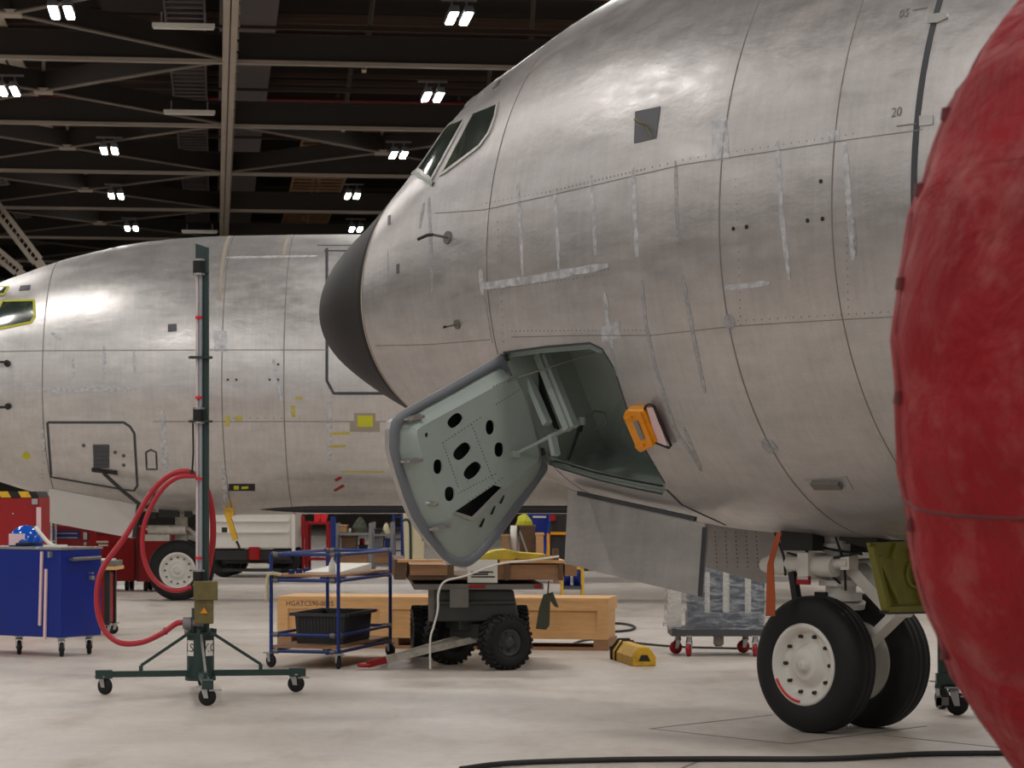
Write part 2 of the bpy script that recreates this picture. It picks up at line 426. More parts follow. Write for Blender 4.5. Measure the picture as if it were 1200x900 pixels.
# purlins, ducts, catwalk strips and pipes above the girders
for k in range(16):
    mb = MB(); s = 54+k*5.5; mb.beam(hg(-61, s, CZ+3.6), hg(61, s, CZ+3.6), .14, .4); trim(mb, M['girder_web'])
M['purlin'] = mat('brown_purlin', rgb(88, 68, 56), .7, var=.25, scale=.5)
for k in range(22):
    mb = MB(); s = 56+k*3.4; z = CZ+1.5+.8*(k % 3); mb.beam(hg(-40, s, z), hg(45, s, z), .12, .14); trim(mb, M['purlin'])
def lane(px, py, z, w, h, m, s0=50, s1=138, slats=0):
    d = F*(z-CH)/(HY-py); p = at(px, py, d); r = p.dot(RV)
    mb = MB()
    if slats:
        for e in (-1, 1): mb.beam(hg(r+e*w/2, s0, z), hg(r+e*w/2, s1, z), .06, .12)
        n = int((s1-s0)/slats)
        for k in range(n): mb.beam(hg(r-w/2, s0+k*slats, z), hg(r+w/2, s0+k*slats, z), .25, .06)
    else: mb.beam(hg(r, s0, z), hg(r, s1, z), w, h)
    trim(mb, m)
lane(288, 60, CZ+1.6, 1.5, .2, M['panel_grey'])
lane(222, 100, CZ+1.4, 1.0, .1, M['panel_grey'], slats=.7)
lane(372, 215, CZ+1.3, 2.0, .1, M['skylight'], s0=84, s1=138, slats=1.0)
lane(168, 20, CZ+2.5, 2.2, .2, M['deck'])
lane(27, 90, CZ+.85, .40, .06, M['girder_flange'])
lane(10, 90, CZ+.85, .26, .06, M['girder_flange'])
lane(-10, 200, CZ+1.2, .6, .1, M['girder_flange'], slats=.9)
for s, zz in ((57.5, 1.2), (66, 1.2), (70, 2.0), (79, 1.6), (92, 1.5)):
    mb = MB(); mb.cyl(hg(-30, s, CZ+zz), hg(50, s, CZ+zz), .07, n=8); trim(mb, M['pipe_red'])
mb = MB(); mb.cyl(hg(3, 55.3, CZ+.3), hg(40, 55.3, CZ+.3), .10, n=10); trim(mb, M['skylight'])
for s in range(0, 8):       # hangers between deck and girders
    for r in (4.0, 8.5, 13.0):
        mb = MB(); ss = 56+s*DS
        mb.beam(hg(r, ss, CZ+.5), hg(r+.5, ss+2.5, CZ+3.8), .12, .12); trim(mb, M['girder_flange'])
for px, py, qx, qy in ((-8, 238, 44, 306), (-30, 275, 22, 318)):     # sloping struts down at the left
    mb = MB(); p = at(px, py, 92); q = at(qx, qy, 92)
    o = V((.12, 0, .09))
    mb.beam(p+o, q+o, .10, .16); mb.beam(p-o, q-o, .10, .16)
    for k in range(12):
        a = p.lerp(q, k/12); b = p.lerp(q, (k+.5)/12); mb.beam(a+o, b-o, .05, .05)
    d = (p-q).normalized(); mb.beam(p, p+d*6, .3, .3); mb.beam(q, q-d*14, .3, .3)
    trim(mb, M['girder_flange'])
# floor joints and the square cover plate under the nose wheel
mb = MB()
for a, b in (((762, 854), (905, 838)), ((762, 854), (925, 872)), ((925, 872), (1085, 851)), ((1035, 862), (1190, 878)), ((800, 900), (826, 889))):
    p, q = ground(*a), ground(*b); mb.beam(p+V((0, 0, .001)), q+V((0, 0, .001)), .022, .003)
trim(mb, M['seam'])
mb = MB(); mb.beam(hg(-60, 48.5, .001), hg(60, 48.5, .001), 3.2, .002); trim(mb, mat('grey_floor_band', rgb(150, 142, 136), .4, var=.1, scale=.5))

# ------------------------------------------------------------------ hangar lamps
def lamp_label(i): return i
lamp_root = None
LZ = CZ-.3
def lamp_pair(px, py, label, first=[None]):
    d = F*(LZ-CH)/(HY-py); p = at(px, py, d)
    if first[0] is None:
        t = thing('hangar_light', label, 'light', p, HA)
        h = MB()
        for k in (-1, 1):
            c = p+RV*k*.165
            h.box(c+V((0, 0, .05)), (.21, 1.45, .08), HA)
            for j in range(7): h.box(c+SV*(-.6+j*.2)+V((0, 0, .13)), (.2, .03, .09), HA)
            h.cyl(c+V((0, 0, .1)), c+V((0, 0, .42)), .02, n=8)
        h.beam(p-RV*.4+V((0, 0, .42)), p+RV*.4+V((0, 0, .42)), .08, .05)
        h.build('housing', M['grey'], t)
        for k in (-1, 1):
            l = MB(); c = p+RV*k*.165; l.box(c, (.15, 1.35, .03), HA); l.build('lamp_panel', M['lamp'], t)
        first[0] = t; return t
    t = copy_tree(first[0]); t.location = p; relabel(t, label); return t
lamps = [(72, 15, 'topmost twin lamp of the left column, at the top edge'), (10, 107, 'twin lamp at the far left edge of the ceiling'),
         (128, 177, 'second-highest twin lamp of the left column of lamps'), (136, 230, 'third-highest twin lamp of the left column of lamps'),
         (154, 268, 'lowest twin lamp of the left column, just above the rear airplane'), (538, 22, 'highest and largest twin lamp of the middle column'),
         (507, 114, 'second-highest twin lamp of the middle column, above the cockpit windows'), (467, 182, 'third-highest twin lamp of the middle column, left of the cockpit windows'),
         (413, 230, 'second-lowest twin lamp of the middle column of lamps'), (417, 269, 'lowest twin lamp, touching the rear airplane top beside the black radome')]
for a in lamps: lamp_pair(*a)
def tube_light(px, py, w, label, first=[None]):
    z = CZ-.25; d = F*(z-CH)/(HY-py); p = at(px, py, d); L = w*d/F
    t = thing('fluorescent_fixture', label, 'light fixture', p, HA, 'unlit fluorescent fixtures')
    b = MB(); b.box(p, (L, .16, .09), HA); b.build('reflector', M['white'], t)
    c = MB(); c.cyl(p-RV*L*.48-V((0, 0, .07)), p+RV*L*.48-V((0, 0, .07)), .025, n=8); c.build('tube', M['paper'], t)
    s = MB()
    for k in (-.35, .35): s.cyl(p+RV*L*k, p+RV*L*k+V((0, 0, .3)), .02, n=6)
    s.build('hanger', M['grey'], t)
tube_light(215, 30, 73, 'uppermost unlit white fluorescent fixture beside the long ceiling beam')
tube_light(222, 131, 60, 'middle unlit white fluorescent fixture beside the long ceiling beam')
tube_light(234, 271, 42, 'lowest unlit white fluorescent fixture, just above the rear airplane')
LC = (1.0, .965, .925)
def area(p, size, power, colr=LC, rot=(0, 0, 0)):
    l = bpy.data.lights.new('bay_lamp', 'AREA'); l.shape = 'SQUARE'; l.size = size; l.energy = power; l.color = colr
    o = bpy.data.objects.new('bay_lamp', l); col.objects.link(o); o.location = p; o.rotation_euler = rot
for r in (-32, -20, -8, 4, 16, 28):
    for j in range(-1, 12):
        s = 2.5+j*11; p = hg(r, s, LZ)
        if p.y > 3:
            px = CX+F*p.x/p.y; py = HY-F*(p.z-CH)/p.y
            if -60 < px < 1260 and py > -60: continue
        if s > 95: continue
        area(p, 1.4, 620)
w = bpy.data.worlds.new('world'); scene.world = w; w.use_nodes = True
w.node_tree.nodes['Background'].inputs[0].default_value = (.95, .97, 1.0, 1); w.node_tree.nodes['Background'].inputs[1].default_value = .55

# ------------------------------------------------------------------ aircraft body
UK = np.array([0.0, 0.25, 0.5, 0.75, 1.0, 1.2, 1.35, 1.5, 1.62, 1.75, 1.87, 2.0, 2.25, 2.5, 2.9])
T0 = -5.825
TOP = [3.075, 3.253, 3.448, 3.685, 3.949, 4.173, 4.458, 4.803, 5.082, 5.252, 5.404, 5.547, 5.751, 5.834, 5.857]
BOT = [3.075, 3.009, 2.912, 2.763, 2.55, 2.352, 2.184, 2.015, 1.892, 1.755, 1.646, 1.55, 1.41, 1.362, 1.382]
WID = [0.0, 0.186, 0.389, 0.643, 0.983, 1.157, 1.213, 1.271, 1.323, 1.36, 1.423, 1.501, 1.654, 1.756, 1.835]
def pchip(y):
    x = UK; y = np.array(y); h = np.diff(x); dl = np.diff(y)/h; m = np.zeros(len(x)); m[0] = dl[0]; m[-1] = 0
    for i in range(1, len(x)-1):
        if dl[i-1]*dl[i] > 0:
            w1 = 2*h[i]+h[i-1]; w2 = h[i]+2*h[i-1]; m[i] = (w1+w2)/(w1/dl[i-1]+w2/dl[i])
    def ev(u):
        if u >= x[-1]: return float(y[-1])
        k = int(min(max(np.searchsorted(x, u)-1, 0), len(x)-2)); s = (u-x[k])/h[k]
        return float((2*s**3-3*s**2+1)*y[k]+(s**3-2*s**2+s)*h[k]*m[k]+(-2*s**3+3*s**2)*y[k+1]+(s**3-s**2)*h[k]*m[k+1])
    return ev
fT, fB, fW = pchip(TOP), pchip(BOT), pchip(WID)
cache = {}
def sec(t):
    k = round(t, 5)
    if k not in cache:
        u = math.sqrt(max(t-T0, 0)); a, b, c = fT(u), fB(u), fW(u); cache[k] = (a, b, c, b+(a-b)*.47)
    return cache[k]
def surf(t, psi, off=0.0):
    a, b, c, zc = sec(t); s = math.sin(psi)
    p = V((t, -c*math.cos(psi), zc+((a-zc) if s > 0 else (zc-b))*s))
    if off: p += snorm(t, psi)*off
    return p
def snorm(t, psi):
    e = .01; d1 = surf(t+e, psi)-surf(max(t-e, T0+1e-4), psi); d2 = surf(t, psi+e)-surf(t, psi-e)
    n = d2.cross(d1).normalized(); a = surf(t, psi); c = V((t, 0, sec(t)[3]))
    return n if n.dot(a-c) > 0 else -n
def inv(p):
    a, b, c, zc = sec(p.x); s = (p.z-zc)/((a-zc) if p.z > zc else (zc-b))
    return p.x, math.atan2(s, -p.y/c)
def t_list(t1):
    ts = [T0+(.03*k)**2 for k in range(0, 35)]
    t = ts[-1]
    while t < 3: t += .06; ts.append(t)
    while t < t1: t += .8; ts.append(t)
    return ts
NPSI = 120
PS = [-PI/2+2*PI*i/NPSI for i in range(NPSI)]
class Plane:
    """one aircraft: its frame, ray casting from photo pixels on to its skin, and skin-hugging marks"""
    def __init__(s, root, dt):
        s.root = root; s.Mw = ROOTM[root.name] @ Matrix.Translation((dt, 0, 0)); s.Mi = s.Mw.inverted()
        ts = t_list(16); vs = [surf(t, q) for t in ts for q in PS]; n = NPSI
        fs = [(i*n+k, i*n+(k+1) % n, (i+1)*n+(k+1) % n, (i+1)*n+k) for i in range(len(ts)-1) for k in range(n)]
        s.bvh = BVHTree.FromPolygons(vs, fs)
    def hit(s, px, py):
        for k in range(60):                      # just off the outline: step in towards the body
            for dx, dy in ((.7*k, .5*k), (.3*k, -.7*k)):
                o, d = ray(px+dx, py+dy); h = s.bvh.ray_cast(s.Mi@o, (s.Mi.to_3x3()@d).normalized())[0]
                if h is not None: return inv(h)
        raise ValueError('off the body: %s %s' % (px, py))
    def W(s, t, psi, off=0.0): return s.Mw@surf(t, psi, off)
    def WN(s, t, psi): return (s.Mw.to_3x3()@snorm(t, psi)).normalized()
    def dense(s, pxs, closed=False, px=9.0):
        pts = list(pxs)+([pxs[0]] if closed else []); out = []
        for (x0, y0), (x1, y1) in zip(pts, pts[1:]):
            n = max(1, int(math.hypot(x1-x0, y1-y0)/px))
            for k in range(n): out.append(s.hit(x0+(x1-x0)*k/n, y0+(y1-y0)*k/n))
        out.append(s.hit(*pts[-1])); return out
    def path(s, pxs, step=.05, closed=False):
        q = s.dense(pxs, closed)
        return s.path_tp(q, step)
    def path_tp(s, q, step=.05):
        out = []
        for (t0, p0), (t1, p1) in zip(q, q[1:]):
            L = (surf(t1, p1)-surf(t0, p0)).length; n = max(1, int(L/step))
            for k in range(n): out.append((t0+(t1-t0)*k/n, p0+(p1-p0)*k/n))
        out.append(q[-1]); return out
    def ribbon(s, mb, tp, width, off=.004, mi=0, th=None):
        """thin raised strip following the skin"""
        P = [s.W(t, p, off) for t, p in tp]; N = [s.WN(t, p) for t, p in tp]; vs = []; n = len(P)
        for i in range(n):
            d = (P[min(i+1, n-1)]-P[max(i-1, 0)]).normalized(); a = N[i].cross(d).normalized()*width/2
            if th: 
                e = min(1.0, .6+4.0*min(i, n-1-i)/max(n-1, 1)); a = a*e*(1+.16*math.sin(i*1.7+th))
            vs += [P[i]-a-N[i]*(off+.002), P[i]-a, P[i]+a, P[i]+a-N[i]*(off+.002)]
        fs = []
        for i in range(n-1):
            for k in range(3): fs.append((i*4+k, i*4+k+1, (i+1)*4+k+1, (i+1)*4+k))
        mb.add(vs, fs, mi, False); return mb
    def ring(s, mb, t, width, p0=-PI/2, p1=PI/2, off=.003, mi=0):
        n = 90; return s.ribbon(mb, [(t, p0+(p1-p0)*i/n) for i in range(n+1)], width, off, mi)
    def patch(s, mb, tp, off=.006, mi=0, step=.06):
        """filled outline hugging the skin, with a small edge thickness"""
        loop = s.path_tp(tp+[tp[0]], step)[:-1]
        pts = [V((t, p*1.6)).to_2d() for t, p in loop]; n = len(pts)
        ts = [q.x for q in pts]; ps = [q.y for q in pts]; g = []
        nx = max(1, int((max(ts)-min(ts))/step)); ny = max(1, int((max(ps)-min(ps))/step))
        for i in range(1, nx):
            for j in range(1, ny):
                q = V((min(ts)+(max(ts)-min(ts))*i/nx, min(ps)+(max(ps)-min(ps))*j/ny)).to_2d()
                if inside(q, pts) and min((q-z).length for z in pts) > step*.4: g.append(q)
        r = delaunay_2d_cdt(pts+g, [(i, (i+1) % n) for i in range(n)], [], 0, 1e-6)
        ov, of = r[0], r[2]; fs = [f for f in of if inside(sum((ov[i] for i in f), V((0, 0)).to_2d())/3, pts)]
        mb.add([s.W(q.x, q.y/1.6, off) for q in ov], fs, mi, True)
        L = [s.W(t, p, off) for t, p in loop]; B = [s.W(t, p, -.004) for t, p in loop]
        mb.add(L+B, [(i, (i+1) % n, n+(i+1) % n, n+i) for i in range(n)], mi); return mb
    def fpatch(s, mb, pxs, off=.006, mi=0, step=.06): return s.patch(mb, s.dense(pxs, True)[:-1], off, mi, step)
    def disc(s, mb, px, py, r, h=.006, mi=0, n=14):
        t, p = s.hit(px, py); c = s.W(t, p); N = s.WN(t, p); return mb.cyl(c-N*.01, c+N*h, r, n=n, mi=mi)
    def skin(s, name, m, t0, t1, parent, hole=None, cap=True):
        ts = [t for t in t_list(t1) if t0-1e-6 < t < t1+.9]
        if ts[0] > t0+.001: ts.insert(0, t0)
        if t1 < 3: ts = [t for t in ts if t < t1-.01]+[t1]
        mb = MB(); n = NPSI; ps = PS+[PS[0]+2*PI]
        rect = None
        if hole:
            ht = [q[0] for q in hole]; hp = [q[1] for q in hole]
            i0 = max(i for i, t in enumerate(ts) if t < min(ht)-.08); i1 = min(i for i, t in enumerate(ts) if t > max(ht)+.08)
            j0 = max(j for j, p in enumerate(ps) if p < min(hp)-.06); j1 = min(j for j, p in enumerate(ps) if p > max(hp)+.06)
            rect = (i0, i1, j0, j1)
        vs = [s.Mw@surf(t, q) for t in ts for q in PS]; fs = []
        for i in range(len(ts)-1):
            for k in range(n):
                if rect and i0 <= i < i1 and j0 <= k < j1: continue
                fs.append((i*n+k, i*n+(k+1) % n, (i+1)*n+(k+1) % n, (i+1)*n+k))
        mb.add(vs, fs, 0, True)
        if cap: mb.add(vs, [tuple(range((len(ts)-1)*n, len(ts)*n))], 0)
        if rect:
            hl = [V((t, p*1.6)).to_2d() for t, p in hole]; N = len(hl); g = []
            for i in range(i0, i1+1):
                for j in range(j0, j1+1):
                    q = V((ts[i], ps[j]*1.6)).to_2d(); e = i in (i0, i1) or j in (j0, j1)
                    if e or (not inside(q, hl) and min((q-z).length for z in hl) > .02): g.append(q)
            r = delaunay_2d_cdt(hl+g, [(i, (i+1) % N) for i in range(N)], [], 0, 1e-6)
            ov, of = r[0], r[2]
            fs = [f for f in of if not inside(sum((ov[i] for i in f), V((0, 0)).to_2d())/3, hl)]
            mb.add([s.Mw@surf(q.x, q.y/1.6) for q in ov], fs, 0, True)
        return mb.build(name, m, parent, weld=True)
def inside(q, poly):
    c = False; n = len(poly)
    for i in range(n):
        a, b = poly[i], poly[(i+1) % n]
        if (a.y > q.y) != (b.y > q.y) and q.x < (b.x-a.x)*(q.y-a.y)/(b.y-a.y)+a.x: c = not c
    return c

def wheel(mbt, mbh, c, ax, R0, w, rh):
    """tyre and dished hub, ax points outboard"""
    h = w/2
    mbt.lathe([(-h*.85, rh*.98), (-h, rh*1.08), (-h, R0*.80), (-h*.90, R0*.91), (-h*.68, R0*.975), (-h*.45, R0), (-h*.40, R0*.985), (-h*.35, R0), (-.008, R0), (0, R0*.985), (.008, R0),
               (h*.35, R0), (h*.40, R0*.985), (h*.45, R0), (h*.68, R0*.975), (h*.90, R0*.91), (h, R0*.80), (h, rh*1.08), (h*.85, rh*.98)], c, ax, 72, close=True)
    mbh.lathe([(-h*.8, .02), (-h*.8, rh*.9), (-h*.9, rh*1.0), (h*.90, rh*1.03), (h*.98, rh*.99), (h*.96, rh*.90), (h*.60, rh*.84), (h*.42, rh*.62), (h*.46, rh*.50), (h*.80, rh*.40), (h*.86, rh*.33), (h*.86, rh*.17), (h*1.06, rh*.16), (h*1.06, .004)], c, ax, 56)

# ---- the near aircraft
PHI = 42.0
near = thing('jet_airplane', 'large bare-metal jet with open nose hatch and black radome, nearest airplane', 'airplane', (2.366, 17.68, 0), R(PHI-90))
A = Plane(near, 0.0)
hole_px = [(589.8, 413.4), (640, 406.5), (691.6, 402.2), (699, 404.5), (705.7, 409), (719.8, 431.8), (735, 479.5), (757.7, 529.4), (779, 566), (780.5, 573), (776, 580),
           (740, 572.5), (700, 563), (660, 551), (642.9, 544.5), (636, 534), (612, 470)]
hole = A.path([p for p in hole_px], .05, True)[:-1]
tr = A.hit(424.8, 320)[0]
fus = A.skin('fuselage', M['alu'], tr, 15.5, near, hole)
A.skin('radome', M['radome'], T0+.0001, tr-.004, near, cap=True)
tA = A.hit(571, 330)[0]; tB = A.hit(845, 200)[0]; tC = A.hit(975, 260)[0]; tD = A.hit(1080, 100)[0]
sm = MB()
for t, wd, mi in ((tA, .007, 0), (tB, .009, 0), (tC, .007, 0), (tr+.012, .02, 1)): A.ring(sm, t, wd, mi=mi)
for pts in ([(510, 250), (567, 246), (640, 230), (800, 193), (900, 178), (1000, 163), (1081, 152)], [(440, 405), (500, 404), (575, 398)], [(600, 395), (690, 393), (763, 393), (863, 382), (960, 376), (1053, 371)],
            ):
    A.ribbon(sm, A.path(pts), .005, .003)
A.ring(sm, tD, .045, -.05, PI/2, mi=2); 
for pts in ([(781.5, 574), (800, 592), (850, 615)],): A.ribbon(sm, A.path(pts), .02, .004, 2)
sm.build('panel_seams', [M['seam'], M['seam_brown'], M['seam_dark']], fus)
# rivet rows: one patterned mesh beside the seams
rv = MB()
def rivets(pl, mb, pts, gap=.04, r=.004):
    acc = pl.path(pts, gap)
    for t, p in acc:
        c = pl.W(t, p, .0); N = pl.WN(t, p); a = N.orthogonal().normalized(); b = N.cross(a)
        mb.add([c+N*.003+(a*math.cos(k*PI/3)+b*math.sin(k*PI/3))*r for k in range(6)]+[c-N*.002+(a*math.cos(k*PI/3)+b*math.sin(k*PI/3))*r*1.3 for k in range(6)], [tuple(range(6))]+[(k, (k+1) % 6, 6+(k+1) % 6, 6+k) for k in range(6)])
for pts in ([(570, 336), (713, 316)], [(570, 238), (640, 225), (800, 187), (1000, 157)], [(600, 388), (760, 387)], [(865, 376), (1050, 365)], [(583, 260), (590, 400)], [(862, 210), (868, 380)], [(990, 170), (994, 360)],
            [(575, 340), (713, 321)], [(640, 226), (800, 188)]):
    rivets(A, rv, pts)
rv.build('rivet_rows', M['rivet'], fus, kind='stuff')
st = MB(); sd = MB()
for i, (pts, wd) in enumerate(((((607, 215), (610, 270), (613, 322)), .028), (((650, 221), (653, 270), (655, 316)), .026), (((693, 206), (696, 250), (698, 299)), .030), (((742, 196), (744, 250), (747, 301)), .034),
                  (((563, 336), (620, 328), (713, 311)), .045), (((709, 343), (713, 380), (718, 408)), .035), (((850, 337), (875, 335), (902, 331)), .03),
                  (((563, 316), (566, 345)), .05), (((990, 168), (995, 240), (1000, 304)), .035), (((911, 165), (916, 250), (925, 328)), .03))):
    q_ = MB(); A.ribbon(q_, A.path(pts), wd*1.25, .003, th=1+i); q_.build('sealant_streak', M['streak'], fus)
for pq in ([(834, 142), (852, 138), (855, 186), (836, 189)], [(704, 384), (726, 376), (728, 396), (706, 400)], [(970, 155), (983, 152), (984, 164), (972, 166)]):
    q_ = MB(); A.fpatch(q_, pq, .003); q_.build('sealant_patch', M['streak'], fus)
for i, (pts, wd) in enumerate(((((752, 328), (757, 380), (768, 430), (790, 500), (822, 552)), .028), (((792, 189), (793, 240), (795, 287)), .025), (((800, 322), (812, 390), (826, 460)), .03),
                  (((503, 232), (505, 290), (507, 345)), .03), (((497, 238), (492, 268)), .03), (((716, 408), (723, 440)), .02), (((567, 345), (577, 402)), .012), (((455, 290), (455, 330)), .012),
                  (((1003, 300), (1000, 255)), .02), (((801, 500), (822, 552)), .03))):
    q_ = MB(); A.ribbon(q_, A.path(pts), wd*1.2, .003, th=3+i); q_.build('thin_sealant_streak', M['streak_dim'], fus)
for x, y, r in ((855, 377, .05), (902, 523, .065)): q_ = MB(); A.disc(q_, x, y, r, .004); q_.build('round_sealant_patch', M['streak_dim'], fus)
# cockpit glazing
wp1 = [(489.5, 200), (524.5, 148), (546, 138.5), (506, 211)]; wp2 = [(554.5, 133), (584, 121), (581, 137), (573, 157), (562, 172), (516.5, 206)]
def pane(pl, pxs, m_frame, wd, name='cockpit_window', off=.008):
    g = MB(); pl.fpatch(g, pxs, off, step=.05); o = g.build(name, M['glass'], pl.root)
    f = MB(); pl.ribbon(f, pl.path(pxs, .04, True), wd, off+.004); f.build('window_frame', m_frame, o); return o
pane(A, wp1, M['frame_alu'], .03); pane(A, wp2, M['frame_alu'], .028)
pane(A, [(546, 125), (551, 119), (566, 109), (561, 114)], M['frame_alu'], .02, 'eyebrow_window'); pane(A, [(578, 104), (586, 95), (592, 92), (586, 99)], M['seam'], .012, 'eyebrow_window')
sl = MB(); A.ribbon(sl, A.path([(484, 203), (508, 216)]), .035, .012); sl.build('window_sill_strip', M['primer_bay'], near)
# air-data probes, patch, ports, drain scoop
def probe(pl, px, py, stem, fwd, r, disc_r):
    t, p = pl.hit(px, py); c = pl.W(t, p); N = pl.WN(t, p); ahead = pl.Mw.to_3x3()@V((-1, 0, 0))
    b = MB(); b.cyl(c-N*.02, c+N*.012, disc_r, n=18); b.cyl(c, c+N*stem, r*.8, n=10)
    o = b.build('pitot_probe', M['dull_steel'], pl.root)
    h = MB(); e = c+N*stem; h.tube([e, e+ahead*fwd*.3+N*.01, e+ahead*fwd-V((0, 0, fwd*.12))], r, 8); h.build('probe_tip', M['dark'], o)
probe(A, 525, 278.5, .14, .17, .013, .05); probe(A, 536, 380, .10, .03, .010, .036)
g = MB(); A.fpatch(g, [(745, 131), (774, 125), (769, 162), (743.5, 168)], .006); pt = g.build('antenna_patch', M['patch'], near)
g = MB(); t, p = A.hit(757, 147); c = A.W(t, p); N = A.WN(t, p); g.tube([c, c+N*.07, c+N*.075+(A.Mw.to_3x3()@V((-.03, 0, .02)))], .008); g.tube([c+N*.012, A.W(*A.hit(766, 161), .012)], .004); g.build('patch_probe', M['brass'], pt)
for x, y in ((859.5, 268), (875, 266), (946.5, 258.5), (964, 256.5), (962, 212.5)):
    g = MB(); A.disc(g, x, y, .014, .004); g.build('static_port', M['black'], near)
for x, y in ((456.5, 258), (466.5, 315)):
    g = MB(); A.fpatch(g, [(x-1.6, y-5), (x+1.6, y-6), (x+1.6, y+5), (x-1.6, y+6)], .004); g.build('ice_probe_slot', M['patch'], near)
g = MB(); A.fpatch(g, [(943, 562), (992, 558), (1000, 573), (956, 576)], .004); so = g.build('drain_scoop', M['steel'], near)
g = MB(); t, p = A.hit(970, 567); c = A.W(t, p); N = A.WN(t, p); x = A.Mw.to_3x3()@V((1, 0, 0)); y = N.cross(x)
g.prism([c-x*.12-y*.03, c+x*.12-y*.03, c+x*.12+y*.03, c-x*.12+y*.03], N*.03); g.build('scoop_lip', M['dull_steel'], so)
# lap tabs and pencil marks by the dark door seal
g = MB()
A.fpatch(g, [(1089, 18), (1110, 15), (1112, 21), (1100, 27), (1088, 28)], .012); g.build('seal_tab', M['frame_alu'], near); g = MB(); A.fpatch(g, [(1078, 136), (1094, 135), (1094, 146), (1078, 148)], .008); g.build('seal_tab', M['frame_alu'], near)
g = MB()
for txt, x, y, sz in (('20', 1051, 132, .085), ('05', 1060, 16, .085)):
    t, p = A.hit(x, y); c = A.W(t, p); N = A.WN(t, p); rt = (A.Mw.to_3x3()@V((1, 0, 0))); rt = (rt-N*rt.dot(N)).normalized(); write(g, txt, sz, c, rt, N.cross(rt), .004)
A.ribbon(g, A.path([(1070, 12), (1087, 9)]), .006, .003); A.ribbon(g, A.path([(1051, 148), (1074, 145)]), .008, .003)
g.build('pencil_mark', M['pencil'], near)
# equipment bay behind the hatch
L2W = A.Mw.to_3x3(); AFT = L2W@V((1, 0, 0)); STB = L2W@V((0, 1, 0)); UP = V((0, 0, 1))
op = [A.W(t, p, -.002) for t, p in hole]; n = len(op)
cc = sum(op, V())/n; dep = STB*.62+UP*.10-AFT*.02
inn = [q+dep-(q-cc)*.06 for q in op]
bay = MB(); bay.add(op+inn, [(i, (i+1) % n, n+(i+1) % n, n+i) for i in range(n)]); bay.add(inn, [tuple(range(n))])
bayo = bay.build('hatch_bay', M['primer_bay'], near)
def inbay(px, py, k): return on_plane(px, py, cc+STB*k, STB)
def z4(x, y): return (580+x/4.614, 395+y/4.614)
fr = MB()
for a, b, w_, k in (((236, 96), (400, 500), .06, .10), ((275, 96), (432, 485), .035, .12), ((128, 108), (285, 470), .05, .05), ((310, 540), (330, 640), .04, .05)):
    p, q = inbay(*z4(*a), k), inbay(*z4(*b), k); fr.beam(p, q, w_, .06, up=STB)
fr.build('bay_frame_rib', M['primer'], bayo)
g = MB(); g.prism([inbay(*z4(*q), .13) for q in ((150, 104), (215, 99), (262, 290), (340, 500), (318, 490), (225, 270))], STB*.02); g.build('bay_gap_shade', M['black'], bayo)  # black panel standing in for the shade in the gap between ribs
g = MB(); g.tube([inbay(*z4(*q), .45) for q in ((545, 500), (600, 470), (595, 410), (540, 400), (490, 440))], .008); g.build('bay_hose', M['dull_steel'], bayo)
g = MB(); g.beam(inbay(*z4(470, 455), .30), inbay(*z4(455, 510), .30), .03, .03); g.beam(inbay(*z4(455, 500), .3), inbay(*z4(395, 665), .3), .018, .018); g.build('bay_bracket', M['dark'], bayo)
g = MB()
lip = A.path([(642.9, 541), (660, 547), (700, 559), (740, 568), (778, 575)]); A.ribbon(g, lip, .07, -.03); g.build('bay_sill', M['primer'], bayo); g = MB()
A.ribbon(g, A.path([(594, 415), (640, 409.5), (691, 405), (703, 410)]), .05, -.03)
g.build('bay_sill', M['primer'], bayo)
g = MB(); A.ribbon(g, A.path([(645, 540), (660, 544), (700, 555), (740, 563.5), (776, 570)]), .014, -.012); A.ribbon(g, A.path([(589.8, 413.4), (640, 406.5), (691.6, 402.2), (705.7, 409), (719.8, 431.8), (735, 479.5), (757.7, 529.4), (779, 566)]), .018, .001); g.build('bay_edge_seal', M['seam_dark'], bayo)

# the hatch door, hinged on the forward edge and swung out
def z1(q): return (440+q[0]/3.103, 380+q[1]/3.103)
P1 = A.W(*A.hit(590, 415)); P2 = A.W(*A.hit(636, 533)); Ptop = A.W(*A.hit(700, 405))
Ld = (Ptop-P1).length*1.02
o_, d_ = ray(457, 484); bq = d_.dot(o_-P1); disc = bq*bq-((o_-P1).length_squared-Ld*Ld)
tt = -bq-math.sqrt(max(disc, 0)); E1 = o_+d_*tt
nd = (P2-P1).cross(E1-P1).normalized()
if nd.dot(V((0, -1, 0))) < 0: nd = -nd
Oz = [(462, 112), (430, 128), (250, 232), (85, 325), (55, 365), (50, 420), (58, 490), (130, 700), (225, 832), (262, 866), (300, 882), (350, 876), (430, 800), (530, 665), (600, 565), (624, 525), (607, 470), (562, 298), (512, 208)]
Bz = [(475, 172), (430, 168), (290, 245), (150, 322), (95, 372), (88, 430), (95, 500), (165, 690), (250, 815), (275, 838), (300, 848), (345, 840), (415, 770), (505, 650), (575, 565), (598, 522), (604, 470), (560, 300), (512, 212)]
Tz = [(497, 193), (440, 224), (300, 300), (168, 372), (152, 395), (158, 430), (180, 500), (255, 690), (275, 703), (300, 711), (325, 716), (352, 712), (400, 672), (470, 602), (520, 560), (560, 520), (596, 470), (556, 300), (520, 215)]
RH = .09
def dpl(q, h=0.0): return on_plane(*z1(q), P1+nd*h, nd)
O3 = spline([dpl(q) for q in Oz], 3, True); B3 = spline([dpl(q) for q in Bz], 3, True); T3 = spline([dpl(q, RH) for q in Tz], 3, True); n = len(O3)
dk = MB(); back = [p-nd*.07-(p-sum(O3, V())/n)*.03 for p in O3]
dk.add(O3+back, [(i, (i+1) % n, n+(i+1) % n, n+i) for i in range(n)]); dk.add(back, [tuple(range(n))])
